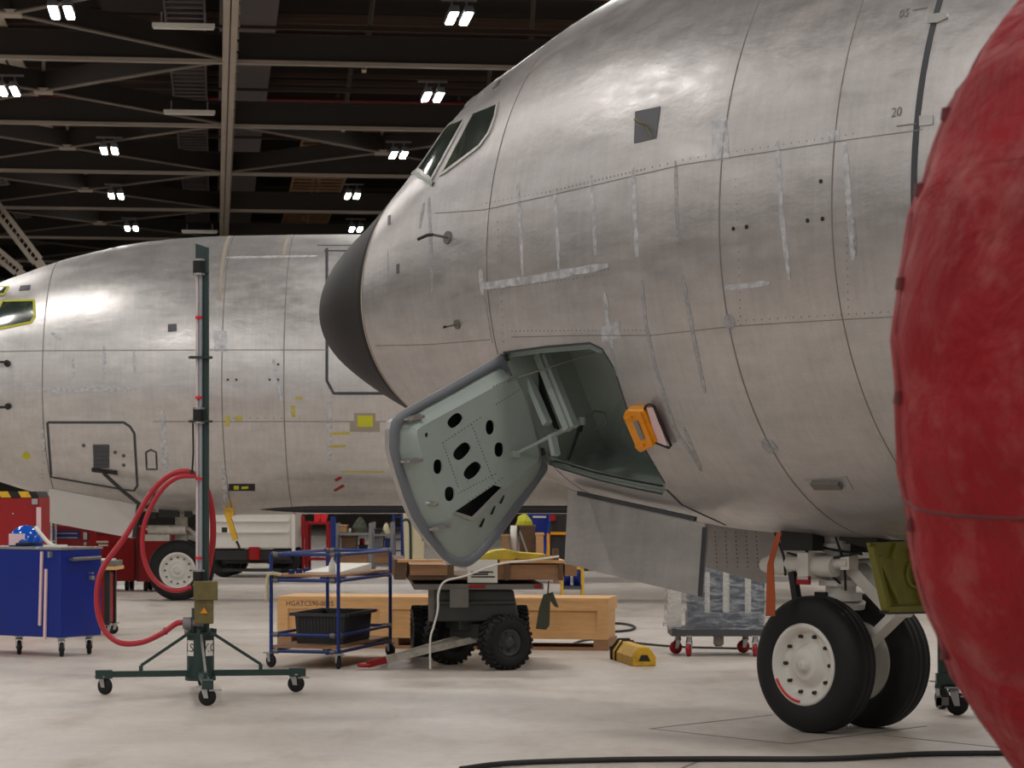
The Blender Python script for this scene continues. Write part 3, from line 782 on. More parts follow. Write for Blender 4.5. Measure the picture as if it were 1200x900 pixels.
hd = dk.build('hatch_door', M['door_alu'], near)
gk = MB(); mid = [a.lerp(b, .5)+nd*.028 for a, b in zip(O3, B3)]; m0 = [a.lerp(b, .15)+nd*.018 for a, b in zip(O3, B3)]; m1 = [a.lerp(b, .85)+nd*.018 for a, b in zip(O3, B3)]
ringv = O3+m0+mid+m1+B3
gk.add(ringv, [(k*n+i, k*n+(i+1) % n, (k+1)*n+(i+1) % n, (k+1)*n+i) for k in range(4) for i in range(n)], 0, True); gk.build('door_seal', M['rubber_gasket'], hd)
# raised inner panel with lightening holes
ux = (E1-P1).normalized(); uy = nd.cross(ux)
def to2(p): q = p-P1; return V((q.dot(ux), q.dot(uy), 0))
def pill(cx, cy, a, b, ang, k=16):
    out = []
    for i in range(k):
        t = 2*PI*i/k; x = a*math.copysign(abs(math.cos(t))**.8, math.cos(t)); y = b*math.copysign(abs(math.sin(t))**.8, math.sin(t))
        c, s = math.cos(ang), math.sin(ang); out.append((cx+x*c-y*s, cy+x*s+y*c))
    return out
holes = [pill(290, 350, 31, 21, -.75), pill(315, 462, 37, 23, -.8), pill(353, 532, 37, 23, -.8), pill(417, 375, 16, 27, 0), pill(450, 456, 17, 27, 0), pill(227, 518, 16, 27, 0), pill(270, 617, 18, 27, 0), pill(186, 403, 6, 9, 0, 10), [(285, 684), (432, 584), (460, 594), (350, 706)]]
H3 = [[dpl(q, RH) for q in h] for h in holes]
loops = [T3]+H3; tess = tessellate_polygon([[to2(p) for p in L] for L in loops]); allv = [p for L in loops for p in L]
ip = MB(); ip.add(allv, [tuple(f) for f in tess]); ip.add(B3+T3, [(i, (i+1) % n, n+(i+1) % n, n+i) for i in range(n)], 0, True)
for h in H3:
    k = len(h); ip.add(h+[p-nd*.012 for p in h], [(i, (i+1) % k, k+(i+1) % k, k+i) for i in range(k)])
ipo = ip.build('inner_panel', M['primer'], hd)
# dark sheet standing in for shade in the cavity between panel and skin
cv = MB(); cv.add([p.lerp(q, .1)-nd*.03 for p, q in zip(B3, T3)], [tuple(range(n))]); cv.build('door_cavity_shade', M['dark'], hd)
dr = MB()
def dots(a, b, k):
    for i in range(k+1):
        q = (a[0]+(b[0]-a[0])*i/k, a[1]+(b[1]-a[1])*i/k); c = dpl(q, RH); dr.cyl(c-nd*.003, c+nd*.004, .0045, n=6)
for a, b, k in (((245, 430), (380, 340), 12), ((350, 365), (425, 560), 16), ((245, 432), (300, 590), 14), ((300, 615), (435, 545), 12), ((440, 290), (520, 240), 8), ((430, 225), (500, 195), 7), ((340, 640), (460, 560), 10)): dots(a, b, k)
dr.build('panel_rivets', M['dull_steel'], hd, kind='stuff')
for a, b in (((118, 345), (165, 335)), ((105, 500), (160, 492)), ((208, 745), (262, 730)), ((195, 650), (215, 655)), ((300, 582), (325, 575))):
    lt = MB(); p, q = dpl(a, .05), dpl(b, .06); lt.beam(p, q, .035, .025, up=nd); lt.beam(p-(q-p)*.1-nd*.03, p+(q-p)*.3, .015, .05, up=nd); lt.cyl(q-nd*.02, q+nd*.03, .012, n=8); lt.build('door_latch', M['steel'], hd)
for q in ((455, 636), (422, 676), (383, 722)):
    sl = MB(); c = dpl(q, .055); e = (dpl((q[0]+8, q[1]-20), .055)-c); sl.prism([c-e*.8, c-e*.4+ux*.012, c+e*.8+ux*.012, c+e*.9, c+e*.4-ux*.012, c-e*.7-ux*.012], nd*.02); sl.build('drain_slot_shade', M['black'], hd)  # black patches stand in for the shade inside the cut slots
tm = MB(); p = [dpl(q, RH+.004) for q in ((280, 688), (288, 680), (350, 700), (462, 590), (466, 600), (352, 716))]; tm.prism(p, nd*.006); tm.build('opening_trim', M['frame_alu'], hd)
hb = MB(); hb.beam(P1, P2, .03, .05, up=nd)
for k in (.15, .5, .85): c = P1.lerp(P2, k); hb.cyl(c-(P2-P1).normalized()*.07, c+(P2-P1).normalized()*.07, .022, n=10)
hb.build('door_hinge', M['seam_dark'], hd)
g = MB(); p = dpl((505, 472), RH); q = inbay(*z4(470, 455), .28); g.cyl(p, q, .014, n=10); g.cyl(p.lerp(q, .5), q, .02, n=10); g.box(p, (.07, .05, .05), .6); g.cyl(q-UP*.03, q+UP*.03, .03, n=8); g.build('door_strut', M['primer'], near)
g = MB(); g.tube([dpl((480, 208), RH), inbay(*z4(540, 82), .02)], .006, 6); g.build('door_cable', M['dull_steel'], near)

# nose gear
def nl(t, s, z): return near.location+L2W@V((t, s, z))
gear = MB()
gear.cyl(nl(0, 0, .42), nl(-.02, 0, 1.05), .065, n=20); gear.cyl(nl(-.02, 0, .95), nl(-.04, 0, 1.75), .11, n=24)
gear.cyl(nl(-.02, 0, .92), nl(-.02, 0, .98), .15, n=24); gear.cyl(nl(-.02, 0, 1.03), nl(-.02, 0, 1.07), .16, n=24); gear.cyl(nl(-.03, 0, 1.28), nl(-.03, 0, 1.33), .15, n=24)
gear.cyl(nl(0, -.34, .4825), nl(0, .34, .4825), .06, n=16)
go = gear.build('nose_gear_strut', M['white'], near)
act = MB()
for s_ in (-1, 1):
    act.cyl(nl(-.50, -.20, 1.17), nl(.10, -.20, 1.17), .075, n=16); act.cyl(nl(-.58, -.20, 1.17), nl(-.50, -.20, 1.17), .05, .07, n=16)
    break
act.cyl(nl(-.15, -.20, 1.17), nl(.22, -.20, 1.20), .035, n=12); act.box(nl(-.12, -.2, 1.17), (.10, .2, .19), R(PHI-90)); act.box(nl(.03, -.17, 1.17), (.08, .1, .14), R(PHI-90))
act.box(nl(.2, -.17, 1.2), (.08, .1, .1), R(PHI-90)); act.cyl(nl(-.03, 0, .90), nl(-.02, 0, .94), .18, n=24)
act.build('steering_actuator', M['white'], go)
lk = MB(); lk.beam(nl(.12, -.03, 1.18), nl(.52, -.03, .86), .16, .09, up=AFT); lk.beam(nl(.52, -.03, .84), nl(.10, -.03, .5), .15, .05, up=AFT); lk.beam(nl(.10, .09, 1.18), nl(.52, .05, .86), .04, .05, up=AFT)
lk.cyl(nl(.52, -.1, .85), nl(.52, .1, .85), .035, n=12); lk.cyl(nl(.14, -.12, 1.19), nl(.14, .12, 1.19), .035, n=12); lk.build('torque_link', M['white'], go)
bb = MB(); bb.box(nl(-.17, -.25, 1.36), (.30, .12, .16), R(PHI-90)); bb.box(nl(.32, -.15, 1.37), (.34, .14, .09), R(PHI-90), ry=.2); bb.box(nl(.1, .1, 1.33), (.5, .3, .12), R(PHI-90)); bb.box(nl(-.22, -.27, 1.03), (.05, .05, .2), R(PHI-90), ry=-.2)
bb.box(nl(-.06, -.17, .97), (.10, .03, .03), R(PHI-90)); bb.build('gear_equipment_box', M['dark'], go)
ln = MB()
for k, (a, b) in enumerate((((-.5, -.2, 1.42), (.3, -.15, 1.26)), ((-.4, -.28, 1.40), (-.3, -.28, 1.1)), ((-.42, -.1, 1.4), (.1, -.15, 1.05)), ((.1, -.2, 1.38), (.15, -.15, 1.0)), ((-.3, -.26, 1.26), (.35, -.22, 1.27)))):
    p, q = nl(*a), nl(*b); ln.tube(spline([p, p.lerp(q, .4)+V((.03, 0, -.04)), q], 6), .009, 6)
ln.build('hydraulic_line', M['dark'], go)
g = MB(); g.box(nl(-.12, -.29, 1.07), (.12, .02, .06), R(PHI-90)); g.build('red_tag', M['red'], go)
for s_ in (-1, 1):
    t_, h_ = MB(), MB(); c = nl(0, s_*.30, .4825); wheel(t_, h_, c, STB*s_, .4825, .285, .285)
    for k in range(10):
        a = 2*PI*k/10; e = (AFT*math.cos(a)+UP*math.sin(a))*.285*.72; h_.cyl(c+e+STB*s_*.058, c+e+STB*s_*.098, .013, n=8, mi=1)
    to = t_.build('tire', M['rubber'], go); ho = h_.build('wheel_hub', [M['white'], M['dark']], go)
    if s_ < 0:
        rs = MB(); prev = [nl(0, -.30, .4825)+(AFT*math.cos(a)+UP*math.sin(a))*.262+STB*s_*.1425 for a in [R(205+k*5) for k in range(13)]]
        rs.tube(prev, .009, 6); rs.build('red_slip_mark', M['red_band'], go)
# open nose gear doors
ph1 = A.W(*A.hit(677, 578)); ph2 = A.W(*A.hit(822, 612)); hdir = (ph2-ph1).normalized(); dn = AFT.cross((-STB*.12-UP).normalized()).normalized(); ph1 = nl(-1.9, -.62, 1.5)
def door(pxs, p0, nn, th, name, m):
    g = MB(); poly = [on_plane(*q, p0, nn) for q in pxs]
    s_ = 1 if nn.y > 0 else -1
    g.prism(poly, nn*th*s_); return g.build(name, m, near, bevel=.006), poly
d1, pl1 = door([(665.5, 573), (677, 576), (750, 593), (826, 614), (818.5, 699), (740, 680), (661, 660)], ph1, dn, .05, 'nose_gear_door', M['door_alu'])
g = MB(); g.beam(on_plane(825.6, 618, ph1, dn)+V((0, -.002, 0)), on_plane(820, 699, ph1, dn)+V((0, -.002, 0)), .03, .03); g.beam(on_plane(678, 578, ph1, dn), on_plane(815, 608, ph1, dn), .03, .03); g.build('door_edge_seal', M['seam_dark'], d1)
ps = near.location+STB*.52; d2, pl2 = door([(812, 600), (860, 612), (915, 622), (906, 650), (897, 684), (860, 674), (815, 662)], ps, STB, .04, 'nose_gear_door', M['door_alu'])
rv2 = MB()
for xx in (838, 850, 862, 874, 886):
    for k in range(9):
        c = on_plane(xx+k*.3, 624+k*5, ps, STB); rv2.cyl(c+STB*.002, c-STB*.004, .006, n=6)
rv2.build('door_rivets', M['seam'], d2, kind='stuff')
# primer-yellow aft well door with ribs
pp = near.location+AFT*.62
gq = [(1019, 636), (1073, 634), (1097, 716), (1037, 717)]
g = MB(); poly = [on_plane(*q, pp, AFT) for q in gq]; g.prism(poly, -AFT*.03); wd_ = g.build('gear_well_door', M['olive'], near)
g = MB()
def wq(x, y): return on_plane(x, y, pp+AFT*.01, AFT)
for a, b in (((1022, 640), (1040, 714)), ((1040, 714), (1095, 713)), ((1028, 652), (1052, 706)), ((1066, 645), (1080, 706))): g.beam(wq(*a), wq(*b), .04, .05, up=AFT)
g.tube([wq(1072+9*math.cos(k*PI/6), 672+16*math.sin(k*PI/6)) for k in range(13)], .016, 8); g.beam(wq(1045, 655), wq(1050, 638), .03, .03); g.build('door_stiffener', M['olive'], wd_)
g = MB(); g.prism([wq(1033, 716), wq(1097, 715), wq(1097, 719), wq(1038, 720)], -AFT*.03); g.build('door_edge_seal', M['seam_dark'], wd_)

# left inboard engine: nacelle belongs to the aircraft, the red cover is lashed over its intake
EC = at(1386, 440, 6.25)
nac = MB(); nac.lathe([(.10, .80), (-.05, .86), (-.08, .92), (.02, 1.0), (.5, 1.03), (1.6, 1.05), (3.2, .9), (3.2, .1)], EC, AFT, 64); na = nac.build('engine_nacelle', M['alu'], near)
pyl = MB(); pyl.prism([EC+AFT*1.2+UP*.95, EC+AFT*3.2+UP*.8, EC+AFT*4.2+UP*1.9, EC+AFT*3.0+UP*1.9], STB*.25); pyl.build('engine_pylon', M['alu'], near)
w1, w2 = nl(6.5, -1.2, 2.5), nl(12.5, -1.2, 2.5); e1 = EC+AFT*3.2+UP*1.75-STB*.9; e2 = e1+AFT*4.2
wg = MB(); wg.hexa([w1, w2, e2, e1, w1+UP*.5, w2+UP*.2, e2+UP*.15, e1+UP*.3]); wg.build('wing', M['alu'], near, bevel=.08)
ct = thing('engine_cover', 'bulging weathered red vinyl cover wrapped over engine intake at right', 'engine cover', EC-UP*1.1, R(PHI-90))
NS = 128; cvv = []; prof = [(-.34, .02), (-.335, .25), (-.31, .5), (-.27, .70), (-.20, .88), (-.11, 1.01), (0.0, 1.09), (.14, 1.13), (.35, 1.145), (.7, 1.155), (1.2, 1.16), (1.7, 1.16)]
ea, eb = STB, UP
def cov(h, r, a):
    k = min(1, r/1.0)
    r = r*(1+.115*max(0, -math.sin(a))**1.5)
    rr = r+k*(.004*math.sin(9*a+h*3)+.005*math.sin(23*a+2*h)+.003*math.sin(41*a-3*h))
    return EC+AFT*h+(ea*math.cos(a)+eb*math.sin(a))*rr
pr2 = []
for (h0, r0), (h1, r1) in zip(prof, prof[1:]):
    for k in range(4): pr2.append((h0+(h1-h0)*k/4, r0+(r1-r0)*k/4))
pr2.append(prof[-1])
cm = MB(); cm.add([cov(h, r, 2*PI*i/NS) for h, r in pr2 for i in range(NS)], [(j*NS+i, j*NS+(i+1) % NS, (j+1)*NS+(i+1) % NS, (j+1)*NS+i) for j in range(len(pr2)-1) for i in range(NS)], 0, True)
cm.build('cover_sheet', M['red_cover'], ct)
cs = MB()
for h, r in ((.45, 1.147), (-.07, 1.036)): cs.tube([cov(h, r, 2*PI*i/96) for i in range(97)], .005, 6)
for a in (3.45, 4.3): cs.tube([cov(h, r-.003, a) for h, r in pr2[12:]], .006, 6)
cs.build('cover_seam', M['cover_seam'], ct)
for a in (2.55, 2.75, 2.97, 3.22, 3.5, 3.8):
    g = MB(); c = cov(-.07, 1.04, a); g.cyl(c-UP*.014, c+UP*.014, .016, .012, 8); g.build('lashing_knot', M['cover_seam'], ct)

# amber guard clipped on the hatch edge; orange streamer at the nose wheel
tg, pg = A.hit(757, 505); gc = A.W(tg, pg); gN = A.WN(tg, pg)
gd = thing('hatch_edge_guard', 'amber plastic guard with pull loop clipped on the open hatch edge', 'edge guard', gc)
def gq_(x, y, k): return on_plane(720+x/11.25, 460+y/11.25, gc+gN*k, gN)
g = MB(); g.prism([gq_(x, y, .05) for x, y in ((105, 320), (130, 255), (170, 235), (385, 240), (550, 650), (480, 730), (340, 800), (290, 760))], -gN*.10); g.build('guard_body', M['amber'], gd, bevel=.012)
g = MB(); g.beam(gq_(335, 250, .055), gq_(505, 690, .055), .03, .03, up=gN); g.beam(gq_(140, 345, .055), gq_(230, 325, .055), .02, .02, up=gN); g.beam(gq_(290, 720, .055), gq_(390, 690, .055), .02, .02, up=gN); g.build('guard_ridge', M['amber'], gd)
g = MB(); g.prism([gq_(x, y, .052) for x, y in ((255, 385), (310, 370), (400, 610), (350, 630))], gN*.006); lb = g.build('guard_label', M['grey'], gd)
g = MB(); g.tube([gq_(x, y, .03) for x, y in ((400, 240), (410, 180), (460, 155), (520, 180), (600, 390), (745, 700), (720, 730), (550, 660))], .010, 8); g.build('loop_cord', M['dark'], gd)
g = MB(); g.prism([gq_(x, y, .03) for x, y in ((430, 200), (500, 190), (530, 225), (700, 680), (690, 700), (560, 650))], gN*.004); g.build('loop_web', M['pink'], gd)
sp = near.location
def sq(x, y): return on_plane(x, y, nl(-.2, -.62, 0), STB)
lf = [(910, 624), (903, 648), (899, 662), (898, 700), (897, 722)]; rt_ = [(916, 624), (909, 648), (906, 660), (908, 700), (908, 722)]
g = MB(); LL = [sq(*p) for p in lf]; RR = [sq(*p) for p in rt_]; k = len(LL)
g.add(LL+RR+[p+STB*.006 for p in LL]+[p+STB*.006 for p in RR], [(i, i+1, k+i+1, k+i) for i in range(k-1)]+[(2*k+i, 2*k+i+1, 3*k+i+1, 3*k+i) for i in range(k-1)]+[(i, i+1, 2*k+i+1, 2*k+i) for i in range(k-1)]+[(k+i, k+i+1, 3*k+i+1, 3*k+i) for i in range(k-1)])
mesh_thing('safety_streamer', 'orange-red warning streamer hanging behind the near nose wheel', 'streamer', g, M['orange'])

# ------------------------------------------------------------------ the far aircraft
far = thing('jet_airplane', 'bare-metal jet seen side-on in the background, with yellow-trimmed windows', 'airplane', (-5.31, 39.75, 0), R(89-90))
B = Plane(far, .29)
ff = B.skin('fuselage', M['alu_far'], tr, 25.5, far)
B.skin('radome', M['radome'], T0+.0001, tr-.004, far)
sm = MB()
for x, y in ((50, 420), (260, 460), (333, 480)): B.ring(sm, B.hit(x, y)[0], .016)
for pts in ([(0, 412), (50, 411), (260, 410), (383, 410)], [(180, 494), (260, 494), (333, 494), (452, 494)]): B.ribbon(sm, B.path(pts, .1), .012)
B.ribbon(sm, B.path([(383, 291), (383, 380), (383, 446), (391, 461), (470, 461)], .08), .045, mi=1); B.ribbon(sm, B.path([(372, 287.5), (440, 287.5)], .1), .02, mi=1); B.ribbon(sm, B.path([(380, 294), (440, 294)], .1), .035, mi=1)
B.ring(sm, B.hit(262, 300)[0], .06, .55, 1.6, mi=2); B.ring(sm, B.hit(334, 290)[0], .06, .95, 1.6, mi=2)
B.ribbon(sm, B.path([(55.6, 495), (145, 495), (152.5, 500), (157.5, 508), (161, 569), (157, 575), (147, 574), (60, 559)], .06, True), .04, mi=1)
B.ribbon(sm, B.path([(171, 530), (177, 527), (183, 530), (184, 550), (172, 550)], .06, True), .03, mi=1)
sm.build('panel_seams', [M['seam'], M['seam_dark'], M['seam_brown']], ff)
st = MB()
for i, (pts, wd) in enumerate(((((50, 457), (100, 456), (160, 455)), .07), (((86, 415), (86, 445)), .05), (((122, 405), (123, 443)), .05), (((157, 412), (158, 437)), .04), (((190, 480), (194, 560)), .08), (((262, 545), (264, 590)), .06),
                (((60, 390), (72, 398)), .05), (((320, 420), (330, 470)), .05), (((386, 470), (386, 540)), .06), (((50, 500), (52, 545)), .04), (((265, 302), (372, 300)), .04))):
    q_ = MB(); B.ribbon(q_, B.path(pts, .08), wd*1.2, .004, th=i+1); q_.build('sealant_streak', M['streak'], ff)
q_ = MB(); B.fpatch(q_, [(250, 388), (266, 388), (266, 412), (251, 412)], .004, step=.1); q_.build('sealant_patch', M['streak'], ff)
rv = MB()
for pts in ([(262, 299), (372, 299)], [(122, 412), (122, 444)], [(50, 496), (50, 560)], [(265, 490), (330, 490)]): rivets(B, rv, pts, .09, .010)
rv.build('rivet_rows', M['rivet'], ff, kind='stuff')
pane(B, [(-14, 388), (3, 353), (40, 352), (41, 371), (36, 378)], M['yellow_trim'], .035); pane(B, [(-12, 347), (-8, 337), (10, 336), (5, 345)], M['yellow_trim'], .03)
g = MB(); B.fpatch(g, [(24, 335), (36, 334), (35, 340), (22, 341)], .006); gr = g.build('vent_grille', M['grey_dk'], far)
for x, y in ((9, 426), (10, 476)):
    g = MB(); B.disc(g, x, y, .05, .05); t, p = B.hit(x, y); c = B.W(t, p); N = B.WN(t, p); g.tube([c, c+N*.12, c+N*.13-V((.2, 0, 0))], .02); g.build('pitot_probe', M['dark'], far)
for q in ((267, 445), (277, 445), (316, 445), (326, 445), (326, 427)):
    g = MB(); B.disc(g, *q, .018, .006); g.build('static_port', M['dark'], far)
g = MB(); B.fpatch(g, [(197, 380), (207, 379.5), (207, 388), (197, 389)], .01); g.build('antenna_patch', M['patch'], far)
g = MB(); B.fpatch(g, [(109, 521), (128, 521), (128, 548), (110, 549)], .012)
for k in range(5): B.ribbon(g, B.path([(110, 525+k*5), (128, 525+k*5)]), .03, .02)
vg = g.build('hatch_vent', M['grey_dk'], far)
g = MB(); B.ribbon(g, B.path([(108, 550), (138, 553.5)]), .06, .03); g.build('vent_ledge', M['dark'], vg)
c0 = B.W(*B.hit(122, 553), .03); g = MB(); e = at(172, 594, c0.y-.05); g.tube(spline([c0, c0.lerp(e, .5)+V((.02, 0, -.06)), e, e+V((.1, .4, .25))], 8), .03, 8); g.build('vent_cable', M['dark'], far)
for x, y in ((98, 522), (135, 530), (145, 534), (145, 545)): g = MB(); B.disc(g, x, y, .03, .008); g.build('hatch_latch', M['patch'], far)
q_ = MB(); B.disc(q_, 31, 534, .07, .006); q_.build('yellow_primer_mark', M['yellow_trim'], far)
for pq in ([(264, 487), (269, 487), (269, 500), (264, 500)], [(276, 487), (284, 487), (284, 493), (276, 493)], [(341, 475), (346, 475), (346, 489), (342, 489)], [(346, 465), (355, 465), (355, 468), (346, 468)],
           [(386, 507), (410, 506), (410, 509), (386, 510)], [(386, 522), (405, 521.5), (405, 524), (386, 525)], [(400, 552), (450, 552), (450, 553.6), (400, 553.6)]):
    q_ = MB(); B.fpatch(q_, pq, .005); q_.build('yellow_primer_mark', M['yellow_dull'], far)
g = MB(); B.fpatch(g, [(415, 484), (440, 484), (440, 494), (445, 494), (445, 506), (410, 506), (410, 494), (415, 494)], .005); pk = g.build('masked_patch', M['seam_brown'], far)
g = MB(); B.fpatch(g, [(419, 487), (437, 487), (437, 500), (419, 500)], .010); g.build('masked_patch_center', M['yellow_trim'], pk)
g = MB(); B.fpatch(g, [(268, 567), (299, 567), (299, 575), (268, 575)], .006); dp = g.build('data_plate', M['dark'], far)
g = MB(); B.fpatch(g, [(274, 569), (280, 569), (280, 573), (274, 573)], .012); B.fpatch(g, [(283, 570), (291, 569.5), (291, 572), (283, 572.5)], .012); g.build('plate_mark', M['yellow_trim'], dp)
for a, b in (((393, 563), (400, 559)), ((392, 575), (403, 568.5))):
    g = MB(); B.ribbon(g, B.path([a, b]), .05, .006); g.build('red_mark', M['red'], far)
# slender black fairing along the belly
g = MB(); c = at(305, 597, 38.4); pr = [(0, .005), (.25, .03), (.7, .055), (1.5, .062), (14, .062), (14, .0)]; g.lathe(pr, c, (1, .017, 0), 16)
g.v = [V((p.x, p.y, c.z+(p.z-c.z)*.95)) for p in g.v]; g.build('belly_fairing', M['black'], far)
# far nose gear and door
FM = ROOTM[far.name]
def fl_(t, s, z): return FM@V((t, s, z))
g = MB(); g.cyl(fl_(0, 0, .4), fl_(0, 0, 1.8), .10, n=16); g.cyl(fl_(0, -.34, .4825), fl_(0, .34, .4825), .06); g.cyl(fl_(-.5, -.2, 1.12), fl_(.1, -.2, 1.12), .08); g.beam(fl_(.1, 0, 1.15), fl_(.5, 0, .85), .14, .05); g.beam(fl_(.5, 0, .85), fl_(.08, 0, .5), .14, .05); g.box(fl_(-.35, -.2, 1.0), (.4, .2, .1), 0)
fg = g.build('nose_gear_strut', M['grime_white'], far)
g = MB(); g.box(fl_(-.15, -.3, 1.42), (.32, .15, .18)); g.box(fl_(.16, -.3, 1.40), (.12, .15, .14)); g.box(fl_(-.45, -.25, 1.36), (.12, .1, .1)); g.build('gear_equipment_box', M['dark'], fg)
for s_ in (-1, 1):
    t_, h_ = MB(), MB(); wheel(t_, h_, fl_(0, s_*.30, .4825), (FM.to_3x3()@V((0, s_, 0))), .4825, .285, .285); 
    for k in range(12):
        a = 2*PI*k/12; h_.cyl(fl_(math.cos(a)*.205, s_*.35, .4825+math.sin(a)*.205), fl_(math.cos(a)*.205, s_*.405, .4825+math.sin(a)*.205), .014, n=8, mi=1)
    t_.build('tire', M['rubber'], fg); h_.build('wheel_hub', [M['white'], M['dark']], fg)
dd = 38.9
g = MB(); g.prism([at(*q, dd) for q in ((57.5, 572.5), (159.5, 591.5), (154, 630.5), (51, 611))], V((.05, .07, 0))); fd = g.build('nose_gear_door', mat('pale_grey_door', rgb(184, 180, 174), .5, var=.06, scale=2), far)
g = MB(); g.prism([at(*q, dd+.01) for q in ((159.5, 591.5), (165, 592.5), (158.5, 629), (154, 630.5))], V((.0, .1, 0))); g.build('door_edge_seal', M['dark'], fd)
g = MB(); g.beam(at(266, 600, 39.2), at(276, 633, 39.2), .12, .08); g.box(at(269, 600, 39.2), (.14, .1, .14)); fo = g.build('gear_lock_pin', M['yellow'], far)
g = MB(); g.tube([at(277, 634, 39.2), at(280, 640, 39.2), at(281, 644, 39.2)], .02); g.box(at(263, 621, 39.2), (.08, .08, .08)); g.build('pin_lanyard', M['dark'], fo)

# ------------------------------------------------------------------ telescopic mast stand
mc = V((-2.637, 20.95, 0))
ms = thing('telescopic_mast_stand', 'tall dark green telescopic mast on wheeled base with red hose', 'mast stand', mc)
lo, ro, fo_, bo = ground(123, 814), ground(347, 811), ground(243, 827), V((-2.70, 21.6, 0))
bz = .17
g = MB(); g.cyl(mc+UP*.13, mc+UP*.50, .115, n=32); g.cyl(mc+UP*.49, mc+UP*.515, .135, n=32); 
for k in range(8): a = k*PI/4; g.box(mc+V((math.cos(a)*.12, math.sin(a)*.12, .53)), (.03, .03, .03))
g.cyl(mc+UP*.11, mc+UP*.14, .13, n=32); base = g.build('base_drum', M['dk_green'], ms)
def lab(txt, a0):
    g = MB(); r = .117; k = 12; wa = .36; hv = .065; zc = .385
    vs = []; 
    for i in range(k+1):
        a = a0-wa+2*wa*i/k; vs += [mc+V((r*math.sin(a), -r*math.cos(a), zc-hv)), mc+V((r*math.sin(a), -r*math.cos(a), zc+hv))]
    g.add(vs, [(2*i, 2*i+2, 2*i+3, 2*i+1) for i in range(k)], 0, True)
    tv, tf = text_mesh(txt, .10); r2 = .1185
    g.add([mc+V((r2*math.sin(a0+v.x/r), -r2*math.cos(a0+v.x/r), zc+v.y)) for v in tv], tf, 1); g.build('drum_label', [M['paper'], M['ink']], base)
lab('LS', -.76); lab('KC', .86)
g = MB(); g.prism([at(247-4.5, 748, 20.83), at(247+4.5, 748, 20.83), at(247+4.5, 790, 20.8), at(247-4.5, 790, 20.8)], V((0, .03, 0))) if False else None
for nm, e in (('l', lo), ('r', ro), ('f', fo_), ('b', bo)):
    g = MB(); d = (V((e.x, e.y, 0))-mc).normalized(); g.beam(mc+d*.1+UP*bz, V((e.x, e.y, bz))+d*.05, .06, .05); g.beam(V((e.x, e.y, bz))-d*.06, V((e.x, e.y, bz))+d*.08, .09, .07)
    g.beam(V((e.x, e.y, bz))-d*.3, V((e.x, e.y, bz+.07))-d*.3, .03, .03)
    lg = g.build('base_leg', M['dk_green'], ms)
    g = MB(); g.beam(mc+d*.11+UP*.50, V((e.x, e.y, bz+.07))-d*.3, .018 if nm == 'f' else .03, .025); g.build('brace', M['steel' if nm == 'f' else 'dk_green'], ms)
    caster(ms, (e.x, e.y), bz-.01, .072, {'l': 2.6, 'r': 2.9, 'f': 2.9, 'b': 1.2}[nm], nm in 'rf')
g = MB(); g.cyl(mc+UP*.50, mc+UP*.72, .075, n=20); g.beam(at(240, 688, 20.9), at(240, 290, 20.9), .05, .07); g.prism([at(229, 285, 20.85), at(243.5, 290, 20.85), at(243.5, 320, 20.85), at(229, 320, 20.85)], V((0, .09, 0)))
g.beam(at(236, 730, 20.92), at(236, 686, 20.92), .15, .09); mast = g.build('mast', M['dk_green'], ms, bevel=.006)
g = MB(); g.cyl(at(235.2, 690, 20.85), at(235.2, 318, 20.85), .016, n=14); g.build('inner_tube', mat('blue_grey_tube', rgb(160, 166, 174), .35, metal=.3, var=.05), ms)
g = MB(); g.cyl(at(231.2, 690, 20.86), at(231.2, 320, 20.86), .013, n=8); g.build('pale_tape', M['clear_tube'], ms)
for y in (313, 487, 677):
    g = MB(); c = at(233, y, 20.84); g.cyl(c-UP*.055, c+UP*.055, .05, n=16); k = g.build('mast_clamp', M['black'], ms)
    g = MB(); 
    for z in (-.06, .06): g = MB(); g.cyl(c+UP*(z-.008), c+UP*(z+.008), .052, n=16); g.build('clamp_ring', M['steel'], k)
for y in (419, 494):
    g = MB(); c = at(235, y, 20.87); g.box(c, (.19, .12, .018), .25); g.build('guide_plate', M['dk_green'], ms)
for y in (372, 466, 561, 654):
    g = MB(); c = at(233, y, 20.84); g.cyl(c-UP*.010, c+UP*.010, .030, n=14); g.build('red_band', M['red_band'], ms)
g = MB(); g.tube([at(226, 494, 20.85), at(226.5, 530, 20.85), at(225, 556, 20.82)], .008, 6); g.build('tie_cord', M['black'], ms)
g = MB(); g.box(at(239, 707, 20.80), (.16, .10, .34), .1); g.box(at(241, 692, 20.79), (.20, .12, .16), .1); bx = g.build('control_box', M['brass'], ms, bevel=.008)
g = MB(); c = at(239, 716, 20.74); g.prism([c+V((-.03, 0, -.02)), c+V((.03, 0, -.02)), c+V((0, 0, .03))], V((0, .03, 0))); g.build('warning_triangle', M['amber'], bx)
g = MB(); c = at(219, 730, 20.86); g.cyl(c, c+V((.14, 0, 0)), .03, n=14); g.cyl(c-V((.03, 0, 0)), c+V((.04, 0, 0)), .05, n=16); g.cyl(c-UP*.05, c-UP*.08, .02); g.build('hose_valve', M['grey'], ms)
hp = [(216, 729.5), (206, 731), (190, 742), (165, 753), (140, 753), (122, 738), (114, 712), (115, 682), (124, 660), (143, 634), (158, 610), (172, 585), (186, 567), (203, 555), (222, 553), (236, 562)]
g = MB(); g.tube(spline([at(x, y, 20.85-.06*math.sin(i*.4)) for i, (x, y) in enumerate(hp)], 8), .024, 10)
g.tube(spline([at(x, y, 20.80) for x, y in ((228, 558), (210, 559), (193, 570), (178, 592), (168, 620), (168, 650), (177, 674), (192, 688), (208, 692), (224, 688))], 8), .021, 10)
